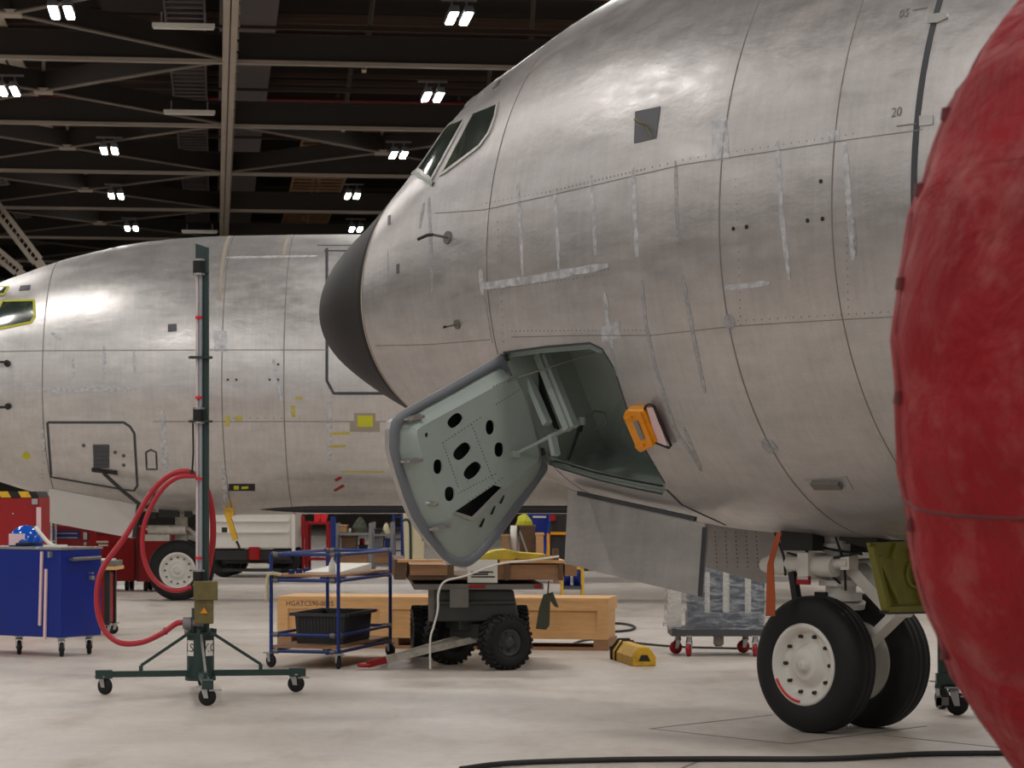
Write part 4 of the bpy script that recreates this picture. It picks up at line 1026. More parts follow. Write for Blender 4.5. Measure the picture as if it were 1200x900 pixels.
g.tube(spline([at(x, y, 21.02) for x, y in ((236, 562), (244, 578), (249, 605), (249.5, 632), (246, 656), (242, 676))], 8), .027, 10); ho = g.build('red_hose', M['red_hose'], ms)
for x, y, dx, dy in ((225, 555, 0, 5), (194, 739.5, 0, 0), (222, 689, 0, 5)):
    g = MB(); g.cyl(at(x-dx-2, y, 20.82), at(x+dx+2, y, 20.82), .030, n=12); g.build('hose_clip', M['black'], ho)

# ------------------------------------------------------------------ blue tool cabinet and helmet at left
cc0 = ground(71, 768); cc0 = V((-4.67, 25.6, 0)); ux_ = V((-.84, .54, 0)).normalized(); uy_ = V((.545, .84, 0)).normalized(); az = math.atan2(uy_.y, uy_.x)
bc = thing('tool_cabinet', 'blue steel tool cabinet on casters at the left edge', 'cabinet', cc0, 0)
zb, zt = .20, 1.11
def bq(a, b, z): return cc0+ux_*a+uy_*b+UP*z
g = MB(); g.hexa([bq(0, 0, zb), bq(0, .62, zb), bq(1.3, .62, zb), bq(1.3, 0, zb), bq(0, 0, zt), bq(0, .62, zt), bq(1.3, .62, zt), bq(1.3, 0, zt)]); g.build('cabinet_body', M['blue'], bc, bevel=.012)
g = MB(); g.hexa([bq(-.01, -.01, zt), bq(-.01, .63, zt), bq(1.31, .63, zt), bq(1.31, -.01, zt), bq(-.01, -.01, zt+.025), bq(-.01, .63, zt+.025), bq(1.31, .63, zt+.025), bq(1.31, -.01, zt+.025)]); g.build('cabinet_top', M['steel'], bc)
g = MB(); g.beam(bq(.25, -.012, zt-.02), bq(.28, -.012, zb+.12), .03, .02, up=-uy_); g.beam(bq(.19, -.012, zt-.20), bq(.21, -.012, zb-.02), .03, .02, up=-uy_); g.build('door_edge_strip', M['pink'], bc)
g = MB(); g.tube([bq(-.05, .12, zt-.10), bq(-.05, .55, zt-.09)], .02); 
for b in (.14, .53): g.beam(bq(0, b, zt-.1), bq(-.05, b, zt-.1), .03, .03)
g.build('push_handle', M['dull_steel'], bc)
g = MB(); g.box(bq(.12, -.02, zt-.05), (.06, .03, .06), az); g.box(bq(-.012, .45, zt-.30), (.05, .05, .04), az); g.box(bq(-.012, .43, zt-.25), (.02, .09, .015), az); g.build('latch', M['steel'], bc)
for a, b in ((.06, .08), (.10, .54), (1.2, .08), (.68, .1)): q = bq(a, b, 0); caster(bc, (q.x, q.y), zb, .075, az+.8, w=.045)
hc = bq(.76, .28, zt+.025)
hl = thing('welding_helmet', 'glossy blue helmet with dark visor lying on the blue cabinet', 'helmet', hc)
g = MB(); g.lathe([(0.0, .18), (.06, .18), (.12, .165), (.17, .13), (.21, .075), (.225, .005)], hc, UP, 24); sh = g.build('helmet_shell', M['blue_gloss'], hl)
g = MB(); c = hc+V((-.06, -.13, .075)); g.box(c, (.17, .09, .12)); g.build('helmet_visor', M['pink'], hl)
g = MB(); g.tube([hc+V((.16*math.cos(a), .17*math.sin(a), .025)) for a in [k*PI/8 for k in range(17)]], .024, 8); g.build('helmet_band', M['black'], hl)
g = MB(); p0 = bq(.42, .22, zt+.035); g.tube(spline([p0+V((.10, 0, -.01)), p0+V((.02, .02, .04)), p0+V((-.08, .05, .15)), p0+V((-.12, .08, .19))], 5), .022, 8); g.beam(p0+V((-.02, .02, .0)), p0+V((.22, .02, .0)), .10, .02)
mesh_thing('white_strap', 'white strap lying on the blue cabinet beside the helmet', 'strap', g, M['paper'])

# red cabinets, shelves and benches behind
def simple_box(name, label, cat, px0, py0, px1, d, depth, m, extra=None, rz=0.0, group=None, zb=0.0):
    """box-shaped thing: photo columns of its front, row of its top, distance"""
    x0, x1 = (px0-CX)/F*d, (px1-CX)/F*d; z1 = CH-(py0-HY)/F*d
    t = thing(name, label, cat, ((x0+x1)/2, d+depth/2, 0), rz, group)
    return t, x0, x1, z1
t, x0, x1, z1 = simple_box('hazard_cabinet', 'tall dark red cabinet topped by a yellow and black striped edge', 'cabinet', -70, 583, 46, 30.5, .7, M['red'])
g = MB(); g.hexa([V((x0, 30.5, .1)), V((x1, 30.5, .1)), V((x1, 31.2, .1)), V((x0, 31.2, .1)), V((x0, 30.5, z1)), V((x1, 30.5, z1)), V((x1, 31.2, z1)), V((x0, 31.2, z1))]); g.build('cabinet_body', M['red'], t, bevel=.01)
g = MB()
zs = z1+.075; k = 0; x = x0
while x < x1-.02:
    xe = min(x+.125, x1); g.prism([V((x, 30.49, z1)), V((xe, 30.49, z1)), V((xe-.04, 30.49, zs)), V((x-.04, 30.49, zs))], V((0, .7, 0)), k % 2); x = xe; k += 1
g.build('hazard_edge', [M['yellow'], M['black']], t)
g = MB(); g.beam(V((x1+.0, 30.47, .1)), V((x1+.0, 30.47, z1-.12)), .05, .05); g.build('corner_strip', M['pink'], t)
g = MB(); g.box(V((x1-.05, 30.48, z1-.05)), (.07, .03, .07)); g.box(V((x0+.9, 30.49, z1-.2)), (.02, .02, .02)); g.build('cabinet_latch', M['steel'], t)
g = MB(); g.box(V(((x0+x1)/2, 30.85, .05)), (x1-x0-.1, .5, .1)); g.build('plinth', M['dark'], t)
t, x0, x1, z1 = simple_box('parts_bin_rack', 'narrow rack of blue bins right of the striped red cabinet', 'rack', 47, 580, 60, 40.8, .4, None)
g = MB()
for e in (x0, x1): g.beam(V((e, 40.8, 0)), V((e, 40.8, z1)), .03, .03); g.beam(V((e, 41.2, 0)), V((e, 41.2, z1)), .03, .03)
for k in range(5): g.box(V(((x0+x1)/2, 41.0, .2+k*(z1-.25)/4)), (x1-x0, .4, .02))
g.build('rack_frame', M['paper'], t)
for k in range(4):
    g = MB(); z = .2+k*(z1-.25)/4; g.hexa([V((x0+.02, 40.8, z+.01)), V((x1-.02, 40.8, z+.01)), V((x1-.02, 41.18, z+.01)), V((x0+.02, 41.18, z+.01)), V((x0+.02, 40.74, z+.22)), V((x1-.02, 40.74, z+.22)), V((x1-.02, 41.18, z+.22)), V((x0+.02, 41.18, z+.22))]); g.build('parts_bin', M['blue'], t, bevel=.006)
t, x0, x1, z1 = simple_box('tool_chest', 'red rolling tool chest with a blue drawer front, behind the blue cabinet', 'tool chest', 40, 616, 106, 41.5, .6, None)
g = MB(); g.hexa([V((x0, 41.5, .15)), V((x1, 41.5, .15)), V((x1, 42.1, .15)), V((x0, 42.1, .15)), V((x0, 41.5, z1)), V((x1, 41.5, z1)), V((x1, 42.1, z1)), V((x0, 42.1, z1))]); g.build('chest_body', M['red'], t, bevel=.01)
for y0, y1 in ((622, 626.5), (627, 631.5)):
    g = MB(); a, b = at(42, y0, 41.48), at(93, y1, 41.48); g.box((a+b)/2, (abs(b.x-a.x), .03, abs(a.z-b.z)*.92)); dr_ = g.build('drawer', M['blue'], t)
    g = MB(); g.beam(V((a.x+.03, 41.45, b.z+.02)), V((b.x-.03, 41.45, b.z+.02)), .02, .012); g.build('drawer_pull', M['steel'], dr_)
g = MB(); g.box(at(100, 628, 41.46), (.06, .03, .12)); g.box(at(100, 637, 41.46), (.04, .03, .05)); g.build('chest_latch', M['steel'], t)
for e in (x0+.1, x1-.1):
    for yy in (41.6, 42.0): g = MB(); g.cyl(V((e-.02, yy, .075)), V((e+.02, yy, .075)), .075, n=14); g.build('chest_wheel', M['rubber'], t)
# large red roller cabinets by the far nose gear
def red_cab(px0, px1, py0, d, label, lettering):
    t, x0, x1, z1 = simple_box('red_tool_trolley', label, 'tool trolley', px0, py0, px1, d, .8, None)
    g = MB(); g.hexa([V((x0, d, .17)), V((x1, d, .17)), V((x1, d+.8, .17)), V((x0, d+.8, .17)), V((x0, d, z1)), V((x1, d, z1)), V((x1, d+.8, z1)), V((x0, d+.8, z1))]); g.build('trolley_body', M['red'], t, bevel=.012)
    g = MB(); g.beam(V((x0, d-.01, z1-.05)), V((x1, d-.01, z1-.05)), .03, .02); g.beam(V((x0+.02, d-.01, .17)), V((x0+.02, d-.01, z1)), .02, .02); g.build('trolley_trim', M['cover_seam'], t)
    if lettering:
        g = MB(); c = at(119, 635, d-.02); g.box(c, (.24, .01, .035)); g.box(c+V((.03, 0, -.06)), (.17, .01, .03)); g.box(at(108, 637, d-.02), (.04, .02, .05)); g.build('nameplate', M['paper'], t)
    else:
        g = MB(); a = at(177, 620, d-.02); g.box(a, (.3, .02, .03)); g.build('nameplate', M['paper'], t)
    n_ = 3
    for k in range(n_):
        for yy in (d+.1, d+.65): g = MB(); xx = x0+.15+(x1-x0-.3)*k/(n_-1); g.cyl(V((xx-.03, yy, .09)), V((xx+.03, yy, .09)), .09, n=14); g.build('trolley_wheel', M['rubber'], t)
red_cab(96, 158, 622, 43.5, 'long red tool trolley with white lettering under the white gear door', True)
red_cab(160, 206, 617, 43.2, 'red tool trolley directly left of the far nose wheel', False)
# wood-topped bench beside the blue cabinet
t, x0, x1, z1 = simple_box('work_bench', 'wood-topped rolling bench with papers behind the blue cabinet', 'bench', 92, 664, 136, 29.4, .6, None)
g = MB(); g.box(V(((x0+x1)/2, 29.7, z1-.02)), (x1-x0, .6, .04)); g.build('bench_top', M['wood'], t)
for e, yy in ((x1-.12, 29.5), (x1-.12, 29.95), (x0+.05, 29.5), (x0+.05, 29.95)):
    g = MB(); g.beam(V((e, yy, .13)), V((e, yy, z1-.04)), .09, .06); g.build('bench_leg', M['black'], t)
    caster(t, (e, yy), .14, .06, .5)
g = MB(); g.box(V(((x0+x1)/2-.02, 29.8, .45)), (.26, .3, .6)); g.build('bench_drawer_unit', M['red'], t)
zb_ = z1
g = MB(); g.box(V(((x0+x1)/2+.02, 29.7, zb_+.035)), (.40, .45, .07)); mesh_thing('flat_case', 'flat grey case lying on the wood-topped bench', 'case', g, M['dull_steel'], bevel=.01)
g = MB(); g.box(V(((x0+x1)/2-.02, 29.7, zb_+.078)), (.33, .40, .016)); mesh_thing('paper_stack', 'white papers on the grey case on the bench', 'papers', g, M['paper'])

# ------------------------------------------------------------------ blue framed cart
Cc, Lc, Rc = V((-1.674, 23.85, 0)), V((-2.346, 24.1, 0)), V((-1.267, 25.75, 0)); Kc = Lc+Rc-Cc
cart = thing('blue_frame_cart', 'blue tube-framed shelf cart on casters', 'cart', (Lc+Rc)/2)
for q in (Cc, Lc, Rc, Kc):
    g = MB(); g.cyl(q+UP*.12, q+UP*1.10, .018, n=12); g.build('post', M['blue_frame'], cart)
    caster(cart, (q.x, q.y), .15, .065, 2.4 if q is not Cc else -1.2, w=.03)
def rail(z, pairs, name='rail'):
    for a, b in pairs:
        g = MB(); g.cyl(a+UP*z, b+UP*z, .017, n=10); o = g.build(name, M['blue_frame'], cart)
        g = MB(); d = (b-a).normalized(); g.cyl(a+UP*z+d*.03, a+UP*z+d*.08, .025, n=10); g.cyl(b+UP*z-d*.08, b+UP*z-d*.03, .025, n=10); g.build('rail_joint', M['dull_steel'], o)
al = ((Cc, Lc), (Cc, Rc), (Rc, Kc), (Kc, Lc))
rail(1.10, al); rail(.85, al); rail(.32, al); rail(.16, al)
for z in (.885, .19):
    g = MB(); e = .03; g.hexa([q+UP*z for q in (Lc, Cc, Rc, Kc)]+[q+UP*(z+.02) for q in (Lc, Cc, Rc, Kc)]); g.build('shelf', M['wood_dark'], cart)
cx_, cy_ = (Rc-Cc).normalized(), (Lc-Cc).normalized()
def cq(a, b, z): return Cc+cx_*a+cy_*b+UP*z
bx = thing('plastic_crate', 'dark grey ribbed plastic crate on the lower shelf of the blue cart', 'crate', cq(.85, .34, .21))
g = MB(); rz = math.atan2(cx_.y, cx_.x); z0, z1 = .214, .50
o_ = [(.42, .06), (1.42, .06), (1.42, .60), (.42, .60)]; i_ = [(.44, .08), (1.40, .08), (1.40, .58), (.44, .58)]
vb = [cq(a, b, z0) for a, b in i_]; vt = [cq(a, b, z1) for a, b in o_]; vi = [cq(a+(.02 if a < 1 else -.02), b+(.02 if b < .3 else -.02), z1) for a, b in o_]; vf = [cq(a, b, z0+.015) for a, b in i_]
g.add(vb+vt+vi+vf, [(3, 2, 1, 0)]+[(i, (i+1) % 4, 4+(i+1) % 4, 4+i) for i in range(4)]+[(4+i, 4+(i+1) % 4, 8+(i+1) % 4, 8+i) for i in range(4)]+[(8+i, 8+(i+1) % 4, 12+(i+1) % 4, 12+i) for i in range(4)]+[(12, 13, 14, 15)])
for k in range(14):
    g.beam(cq(.437, .10+k*.034, z0+.02), cq(.419, .09+k*.036, z1-.03), .012, .012)
for k in range(26): g.beam(cq(.46+k*.036, .078, z0+.02), cq(.45+k*.037, .058, z1-.03), .012, .012)
g.build('crate_shell', M['plastic_dk'], bx)
g = MB(); lo_ = [cq(a, b, z1) for a, b in ((.39, .03), (1.45, .03), (1.45, .63), (.39, .63))]
for a, b in zip(lo_, lo_[1:]+lo_[:1]): g.beam(a, b, .04, .03)
g.build('crate_rim', M['plastic_dk'], bx)
g = MB(); c = cq(.09, .09, .908); g.lathe([(0, .035), (.10, .035), (.13, .02), (.15, .012), (.17, .012), (.17, .001)], c, UP, 16)
mesh_thing('spray_bottle', 'white spray bottle standing at the corner post of the blue cart', 'bottle', g, M['paper'])
g = MB(); p = [cq(.45, .12, .907), cq(1.55, .10, .907), cq(1.55, .45, .907), cq(.45, .5, .907)]; g.add(p+[q+UP*(.012+(.06 if i in (1, 2) else 0)) for i, q in enumerate(p)], [(0, 3, 2, 1), (4, 5, 6, 7), (0, 1, 5, 4), (1, 2, 6, 5), (2, 3, 7, 6), (3, 0, 4, 7)])
mesh_thing('plan_sheet', 'white sheet of paper on the upper shelf of the blue cart', 'paper', g, M['paper'])
g = MB(); 
for k in range(3): g.beam(cq(.15+k*.25, .55, .93), cq(.35+k*.25, .62, .93), .03, .03); g.box(cq(.2+k*.25, .56, .925), (.06, .05, .04))
mesh_thing('bar_clamp', 'blue bar clamps lying at the back of the cart shelf', 'clamp', g, M['blue_frame'])
g = MB(); c = Lc+UP*.90; g.tube(spline([c+V((.10, -.02, .0)), c+V((.0, -.035, .015)), c+V((-.035, -.02, -.04)), c+V((-.04, -.02, -.25))], 5), .018, 8)
mesh_thing('yellow_strap', 'pale yellow strap draped over the left corner of the blue cart', 'strap', g, M['cream'])

# ------------------------------------------------------------------ long pine crate
q0, q1 = V((-2.585, 27.25, 0)), V((1.035, 26.65, 0)); du = (q1-q0).normalized(); dv = V((-du.y, du.x, 0)); Lc_ = (q1-q0).length
cr = thing('wooden_crate', 'long low pine shipping crate on the floor behind the carts', 'crate', (q0+q1)/2+dv*.4)
def kq(a, b, z): return q0+du*a+dv*b+UP*z
def kbox(g, a0, a1, b0, b1, z0, z1): g.hexa([kq(a0, b0, z0), kq(a1, b0, z0), kq(a1, b1, z0), kq(a0, b1, z0), kq(a0, b0, z1), kq(a1, b0, z1), kq(a1, b1, z1), kq(a0, b1, z1)])
g = MB(); kbox(g, .02, Lc_-.02, .02, .78, .12, .53); g.build('crate_panel', M['wood'], cr)
g = MB(); kbox(g, 0, Lc_, -.005, .80, .53, .565); g.build('crate_lid', M['wood'], cr)
g = MB()
for bt in [(0, Lc_, -.002, .02, .43, .53), (0, Lc_, -.002, .02, .12, .20), (Lc_-.02, Lc_+.002, 0, .80, .43, .53), (-.002, .02, 0, .8, .43, .53)]+[(a, a+.12, -.002, .02, .2, .43) for a in (0, 1.15, 2.35, Lc_-.12)]:
    g = MB(); kbox(g, *bt); g.build('crate_batten', M['wood'], cr)
g = MB(); kbox(g, 0, Lc_, .0, .10, 0, .035)
for a in (0, 1.2, 2.4, Lc_-.16): kbox(g, a, a+.16, 0, .78, .035, .12)
kbox(g, 0, Lc_, .68, .78, 0, .035); g.build('crate_skid', M['wood_dark'], cr)
g = MB(); write(g, 'HGATCS90-0025', .075, kq(.37, -.004, .485), du, UP, .002); g.build('stencil', M['wood_brown'], cr)
# flat items glimpsed behind
g = MB(); g.tube(spline([ground(x, y)+UP*.016 for x, y in ((706, 733), (725, 732), (739, 734), (744, 737), (738, 740), (722, 741.5), (704, 742))], 8), .016, 8)
mesh_thing('floor_hose', 'dark hose looping on the floor right of the pine crate', 'hose', g, M['dark'])
g = MB(); g.tube(spline([ground(x, y)+UP*.014 for x, y in ((668, 757), (690, 751), (730, 753.5), (790, 759), (850, 761), (905, 762))], 6), .012, 8)
mesh_thing('floor_cable', 'thin dark cable running on the floor behind the yellow chock', 'cable', g, M['dark'])
g = MB(); g.tube(spline([ground(x, y)+UP*.02 for x, y in ((540, 905), (600, 898), (720, 894), (840, 893), (960, 893), (1030, 890), (1090, 887), (1200, 886))], 8), .018, 8)
mesh_thing('floor_cable', 'thick dark cable along the bottom foreground floor', 'cable', g, M['dark'])

# ------------------------------------------------------------------ yellow chock
c0, c1 = ground(716, 775), ground(748, 781); ck_d = (c1-c0).normalized(); ck_s = V((-ck_d.y, ck_d.x, 0))
ck = thing('wheel_chock', 'yellow wooden wheel chock with black rope on the floor', 'chock', (c0+c1)/2)
ax0, ax1 = ground(712, 772)+ck_s*.02, ground(741, 781)
aa = ax0; bb_ = ax1+ck_s*.0; dirc = (bb_-aa).normalized(); sid = V((-dirc.y, dirc.x, 0)); 
if sid.y < 0: sid = -sid
def hx(c): return [c+sid*(.12+.14*x)+UP*z for x, z in ((-.85, 0), (.85, 0), (.85, .09), (.35, .19), (-.35, .19), (-.85, .09))]
g = MB(); h0 = hx(aa); h1 = hx(bb_)
g.add(h0+h1, [tuple(range(6)), tuple(reversed(range(6, 12)))]+[(i, 6+i, 6+(i+1) % 6, (i+1) % 6) for i in range(6)]); g.build('chock_body', M['yellow'], ck, bevel=.012)
g = MB(); m = aa.lerp(bb_, .12); g.tube([q+(q-(m+sid*.12+UP*.08)).normalized()*.01+UP*.01 for q in hx(m)+[hx(m)[0]]], .014, 6); m = aa.lerp(bb_, .30); g.tube([q+(q-(m+sid*.12+UP*.08)).normalized()*.008+UP*.008 for q in hx(m)+[hx(m)[0]]], .009, 6)
g.tube([aa+UP*.08+sid*.02-dirc*.02, aa+UP*.11+sid*.1-dirc*.05, aa+UP*.03+sid*.22-dirc*.02], .014, 6); g.build('chock_rope', M['black'], ck)
g = MB(); p = bb_+dirc*.002; g.prism([p+sid*.06+UP*.05, p+sid*.18+UP*.05, p+sid*.15+UP*.11, p+sid*.09+UP*.11], dirc*.004); g.build('chock_recess', M['dark'], ck)

# ------------------------------------------------------------------ equipment trailer with timber load
W1, W2 = V((-.065, 23.75, 0)), V((-.62, 24.55, 0)); fa = (W1+W2)/2; axd = (W1-W2).normalized()
W3 = V((-.955, 25.8, 0)); W4 = W3+V((1.02, .06, 0))
tl = thing('equipment_trailer', 'dark four-wheeled trailer with knobbly tires and a low tow bar', 'trailer', (fa+W3)/2)
def knob(c, ax, R0, w):
    g = MB(); h = w/2; ax = V(ax).normalized()
    g.lathe([(-h*.7, R0*.48), (-h, R0*.55), (-h, R0*.8), (-h*.85, R0*.94), (h*.85, R0*.94), (h, R0*.8), (h, R0*.55), (h*.7, R0*.48)], c, ax, 40, close=True)
    a = ax.orthogonal().normalized(); b = ax.cross(a)
    for k in range(26):
        t = 2*PI*k/26
        for s_ in (-1, 1):
            tt = t+s_*.06; e = (a*math.cos(tt)+b*math.sin(tt)); f_ = ax.cross(e)
            o = c+e*R0*.955+ax*s_*h*.5; u = (ax+f_*.35*s_).normalized(); v = u.cross(e).normalized()
            g.hexa([o-u*h*.52-v*.018-e*.02, o+u*h*.52-v*.018-e*.02, o+u*h*.52+v*.018-e*.02, o-u*h*.52+v*.018-e*.02, o-u*h*.5-v*.014+e*R0*.045, o+u*h*.45-v*.014+e*R0*.045, o+u*h*.45+v*.014+e*R0*.045, o-u*h*.5+v*.014+e*R0*.045])
    o = g.build('trailer_tire', M['rubber'], tl)
    q = MB(); q.lathe([(-h*.6, .02), (-h*.6, R0*.5), (h*.75, R0*.5), (h*.8, R0*.46), (h*.5, R0*.40), (h*.45, R0*.24), (h*.8, R0*.2), (h*.85, R0*.08), (h*.85, .003)], c, ax, 28)
    for k in range(6): e = (a*math.cos(k*PI/3)+b*math.sin(k*PI/3))*R0*.32; q.cyl(c+e+ax*h*.45, c+e+ax*h*.6, .012, n=6)
    q.build('trailer_rim', M['dk_body'], o)
WR = .265
knob(W1+UP*WR, axd, WR, .20); knob(W2+UP*WR, -axd, WR, .20)
knob(W3+UP*WR, (-1, -.12, 0), WR, .18); knob(W4+UP*WR, (1, .12, 0), WR, .18)
g = MB(); g.cyl(W3+UP*WR, W4+UP*WR, .04, n=12); g.box((W3+W4)/2+UP*.4, (.7, .2, .2), .1); g.build('axle', M['dk_body'], tl)
g = MB(); g.cyl(W1+UP*WR, W2+UP*WR, .04, n=12); g.cyl(fa+UP*.25, fa+UP*.6, .07); g.box(fa+UP*.36, (.5, .3, .14), math.atan2(axd.y, axd.x)); g.build('axle', M['dk_body'], tl)
hd_ = (((W3+W4)/2)-fa).normalized(); sd_ = V((hd_.y, -hd_.x, 0))
def tq(a, b, z): return fa+hd_*a+sd_*b+UP*z
g = MB()
g.hexa([tq(-.30, -.44, .46), tq(-.30, .40, .46), tq(1.95, .40, .46), tq(1.95, -.44, .46), tq(-.30, -.38, .76), tq(-.30, .34, .76), tq(1.95, .34, .76), tq(1.95, -.38, .76)])
g.hexa([tq(-.33, -.40, .62), tq(-.33, .36, .62), tq(-.29, .36, .62), tq(-.29, -.40, .62), tq(-.33, -.40, .66), tq(-.33, .36, .66), tq(-.29, .36, .66), tq(-.29, -.40, .66)])
g.box(tq(.1, 0, .42), (.5, .5, .1), .3); g.build('trailer_body', M['dk_body'], tl, bevel=.015)
g = MB(); g.hexa([tq(-.42, -.62, .77), tq(-.42, .62, .77), tq(2.05, .62, .77), tq(2.05, -.62, .77), tq(-.42, -.62, .82), tq(-.42, .62, .82), tq(2.05, .62, .82), tq(2.05, -.62, .82)])
g.beam(tq(-.2, -.45, .46), tq(-.2, -.45, .77), .06, .06); g.build('deck_plate', M['dull_steel'], tl)
g = MB(); g.prism([tq(-.43, -.10, .785), tq(-.43, .06, .785), tq(-.43, .06, .815), tq(-.43, -.10, .815)], -hd_*.004); g.build('reflector', M['red'], tl); g = MB(); g.prism([tq(-.43, .53, .785), tq(-.43, .60, .785), tq(-.43, .60, .815), tq(-.43, .53, .815)], -hd_*.004); g.build('reflector', M['red'], tl)
g = MB(); g.prism([tq(-.43, -.28, .60), tq(-.43, -.10, .60), tq(-.43, -.10, .78), tq(-.43, -.28, .78)], -hd_*.01); g.build('deck_bracket', M['dull_steel'], tl)
te = ground(421, 785); te.z = .03; tgt = fa+UP*.30
g = MB(); s2 = axd*.16
g.beam(tgt+s2*.9, te.lerp(tgt, .30)+axd*.03, .06, .06); g.beam(tgt-s2*.9, te.lerp(tgt, .30)-axd*.03, .06, .06); g.beam(te.lerp(tgt, .34), te.lerp(tgt, .22), .09, .07); tb_ = g.build('tow_bar', M['grime_white'], tl)
g = MB(); g.beam(te.lerp(tgt, .24), te.lerp(tgt, .07), .07, .06); g.tube([te.lerp(tgt, .05)+V((.06*math.cos(k*PI/6), .06*math.sin(k*PI/6), 0)) for k in range(13)], .02, 8); g.build('tow_handle', M['red'], tb_)
# load of timber packing
PB = tq(-.15, 0, .83)
pk = thing('timber_packing', 'old timber box and battens strapped on the dark trailer', 'timber load', tq(.6, 0, .82))
def lq(px, py, dd=-.30): return on_plane(px, py, tq(dd, 0, 0), hd_)
def lbox(g, x0, y0, x1, y1, d0, d1):
    a = [lq(x0, y1, d0), lq(x1, y1, d0), lq(x1, y0, d0), lq(x0, y0, d0)]; g.prism(a, hd_*(d1-d0))
g = MB(); lbox(g, 480, 662, 525, 674.5, -.30, 1.4); g.build('timber_block', M['wood_dark'], pk, bevel=.006)
g = MB(); lbox(g, 583, 661.5, 657, 679.5, -.34, 1.2); g.build('timber_box', M['wood_dark'], pk, bevel=.006)
g = MB(); lbox(g, 462, 656, 476, 679.5, -.30, 1.5); g.build('timber_end_board', M['wood_brown'], pk, bevel=.004)
g = MB(); lbox(g, 478, 674.5, 600, 679.6, -.28, 1.4); lbox(g, 524, 662, 532, 680, -.30, -.2); lbox(g, 591, 660, 597, 680, -.37, -.3); lbox(g, 655, 658, 660, 680, -.37, -.3); lbox(g, 648, 643, 655, 659, -.3, -.2); g.build('timber_batten', M['wood_brown'], pk)
g = MB(); lbox(g, 466, 656, 520, 659, -.36, -.2); lbox(g, 586, 656.5, 662, 660, -.38, 1.3); g.build('top_batten', M['wood'], pk)
g = MB(); lbox(g, 662, 661, 676, 675, -.36, .3); mesh_thing('timber_offcut', 'short square timber end jutting right from the trailer load', 'timber', g, M['wood_dark'], origin=lq(669, 675, 0))
g = MB(); lbox(g, 548, 656, 583, 683, -.39, -.36); lc_ = mesh_thing('shipping_label', 'white printed label sheet on the front of the trailer load', 'label', g, M['paper'], origin=lq(565, 683, -.37))
ROOTM[lc_.name] = Matrix.Translation(lc_.location)
g = MB()
for y, w_ in ((670.5, 26), (673, 20), (676, 28)):
    a, b = lq(552, y, -.395), lq(552+w_, y, -.395); g.beam(a, b, .004, .012)
g.build('label_print', M['ink'], lc_)
g = MB(); g.prism([lq(x, y, -.30) for x, y in ((562, 656), (568, 649.5), (580, 645.5), (594, 644), (600, 647), (607, 653), (602, 655.6))], hd_*.5); g.prism([lq(x, y, -.26) for x, y in ((595, 644.3), (610, 648), (640, 650), (651, 653.5), (651, 655.5), (606, 655.6))], hd_*.6)
mesh_thing('yellow_sheet', 'curled yellow sheet lying on top of the trailer load', 'sheet', g, mat('yellow_olive_sheet', rgb(206, 184, 60), .6, dirt=rgb(120, 104, 30), dirt_amt=.7, dirt_scale=2), origin=lq(600, 656, 0))
g = MB(); lbox(g, 552, 653.5, 580, 656.5, -.25, .3); mesh_thing('green_pad', 'bright green pad under the yellow sheet on the trailer', 'pad', g, mat('green_pad', rgb(150, 176, 60), .6), origin=lq(566, 656.5, 0))
g = MB(); hs = [lq(655, 652, -.40), lq(620, 657, -.42), lq(585, 661, -.44), lq(545, 675, -.46), lq(522, 681, -.47), lq(514, 694, -.50), lq(513, 715, -.52)]
p_ = lq(508, 735, -.53); p2 = V((p_.x-.03, p_.y-.02, .30)); p3 = V((p2.x, p2.y, .02)); g.tube(spline(hs+[p_, p2, p3], 6), .010, 8)
mesh_thing('rope', 'white cord trailing over the trailer load down to the floor', 'rope', g, M['paper'])
g = MB(); c = lq(641, 697, -.36); v_ = [lq(x, y, -.36) for x, y in ((637, 697), (648, 694), (655, 712), (650, 711), (645, 704), (644, 733), (640, 738), (628, 737), (632, 712))]; g.prism(v_, hd_*.03); g.tube([lq(642, 696, -.36), lq(643, 681, -.40)], .008)
mesh_thing('olive_bag', 'dark olive cloth bag hanging from the right side of the trailer', 'bag', g, M['cloth_olive'], bevel=.008, origin=lq(640, 738, -.35))

# ------------------------------------------------------------------ shrink-wrapped machine on red casters
wp = [ground(792, 765), ground(886, 771)]
wx0, wx1 = (778-600)/F*26.2, (903-600)/F*26.2; wy = 25.7
sw = thing('wrapped_equipment', 'stretch-wrapped grey equipment on a dolly with red casters', 'equipment', ((wx0+wx1)/2, wy+.35, 0))
zt_ = CH-(655-HY)/F*26.0; 
g = MB(); g.box(V(((wx0+wx1)/2, wy+.35, .25)), (wx1-wx0-.1, .70, .08)); g.build('dolly_deck', M['grey_dk'], sw)
g = MB(); g.box(V(((wx0+wx1)/2+.06, wy+.35, .29+.08)), (wx1-wx0-.35, .6, .16)); 
for k, e in enumerate((.32, .52, .74, .95)): g.box(V((wx0+e, wy+.3+.05*(k % 2), .45+.2+.05*(k % 2))), (.16, .4, .42+.1*(k % 2)))
g.build('wrapped_frame', mat('slate_paint', rgb(74, 84, 98), .4), sw)
g = MB(); 
for e in (.42, .63, .85): g.box(V((wx0+e, wy+.14, .62)), (.07, .05, .5))
g.box(V((wx0+.1, wy+.3, .55)), (.12, .35, .5)); g.build('wrapped_part', M['paper'], sw)
g = MB(); nx, nz = 26, 16; vs = []
lp = []
for i in range(64):
    t = 2*PI*i/64; ct_, st_ = math.cos(t), math.sin(t); sg = lambda v: math.copysign(abs(v)**.22, v)
    lp.append((sg(ct_), sg(st_)))
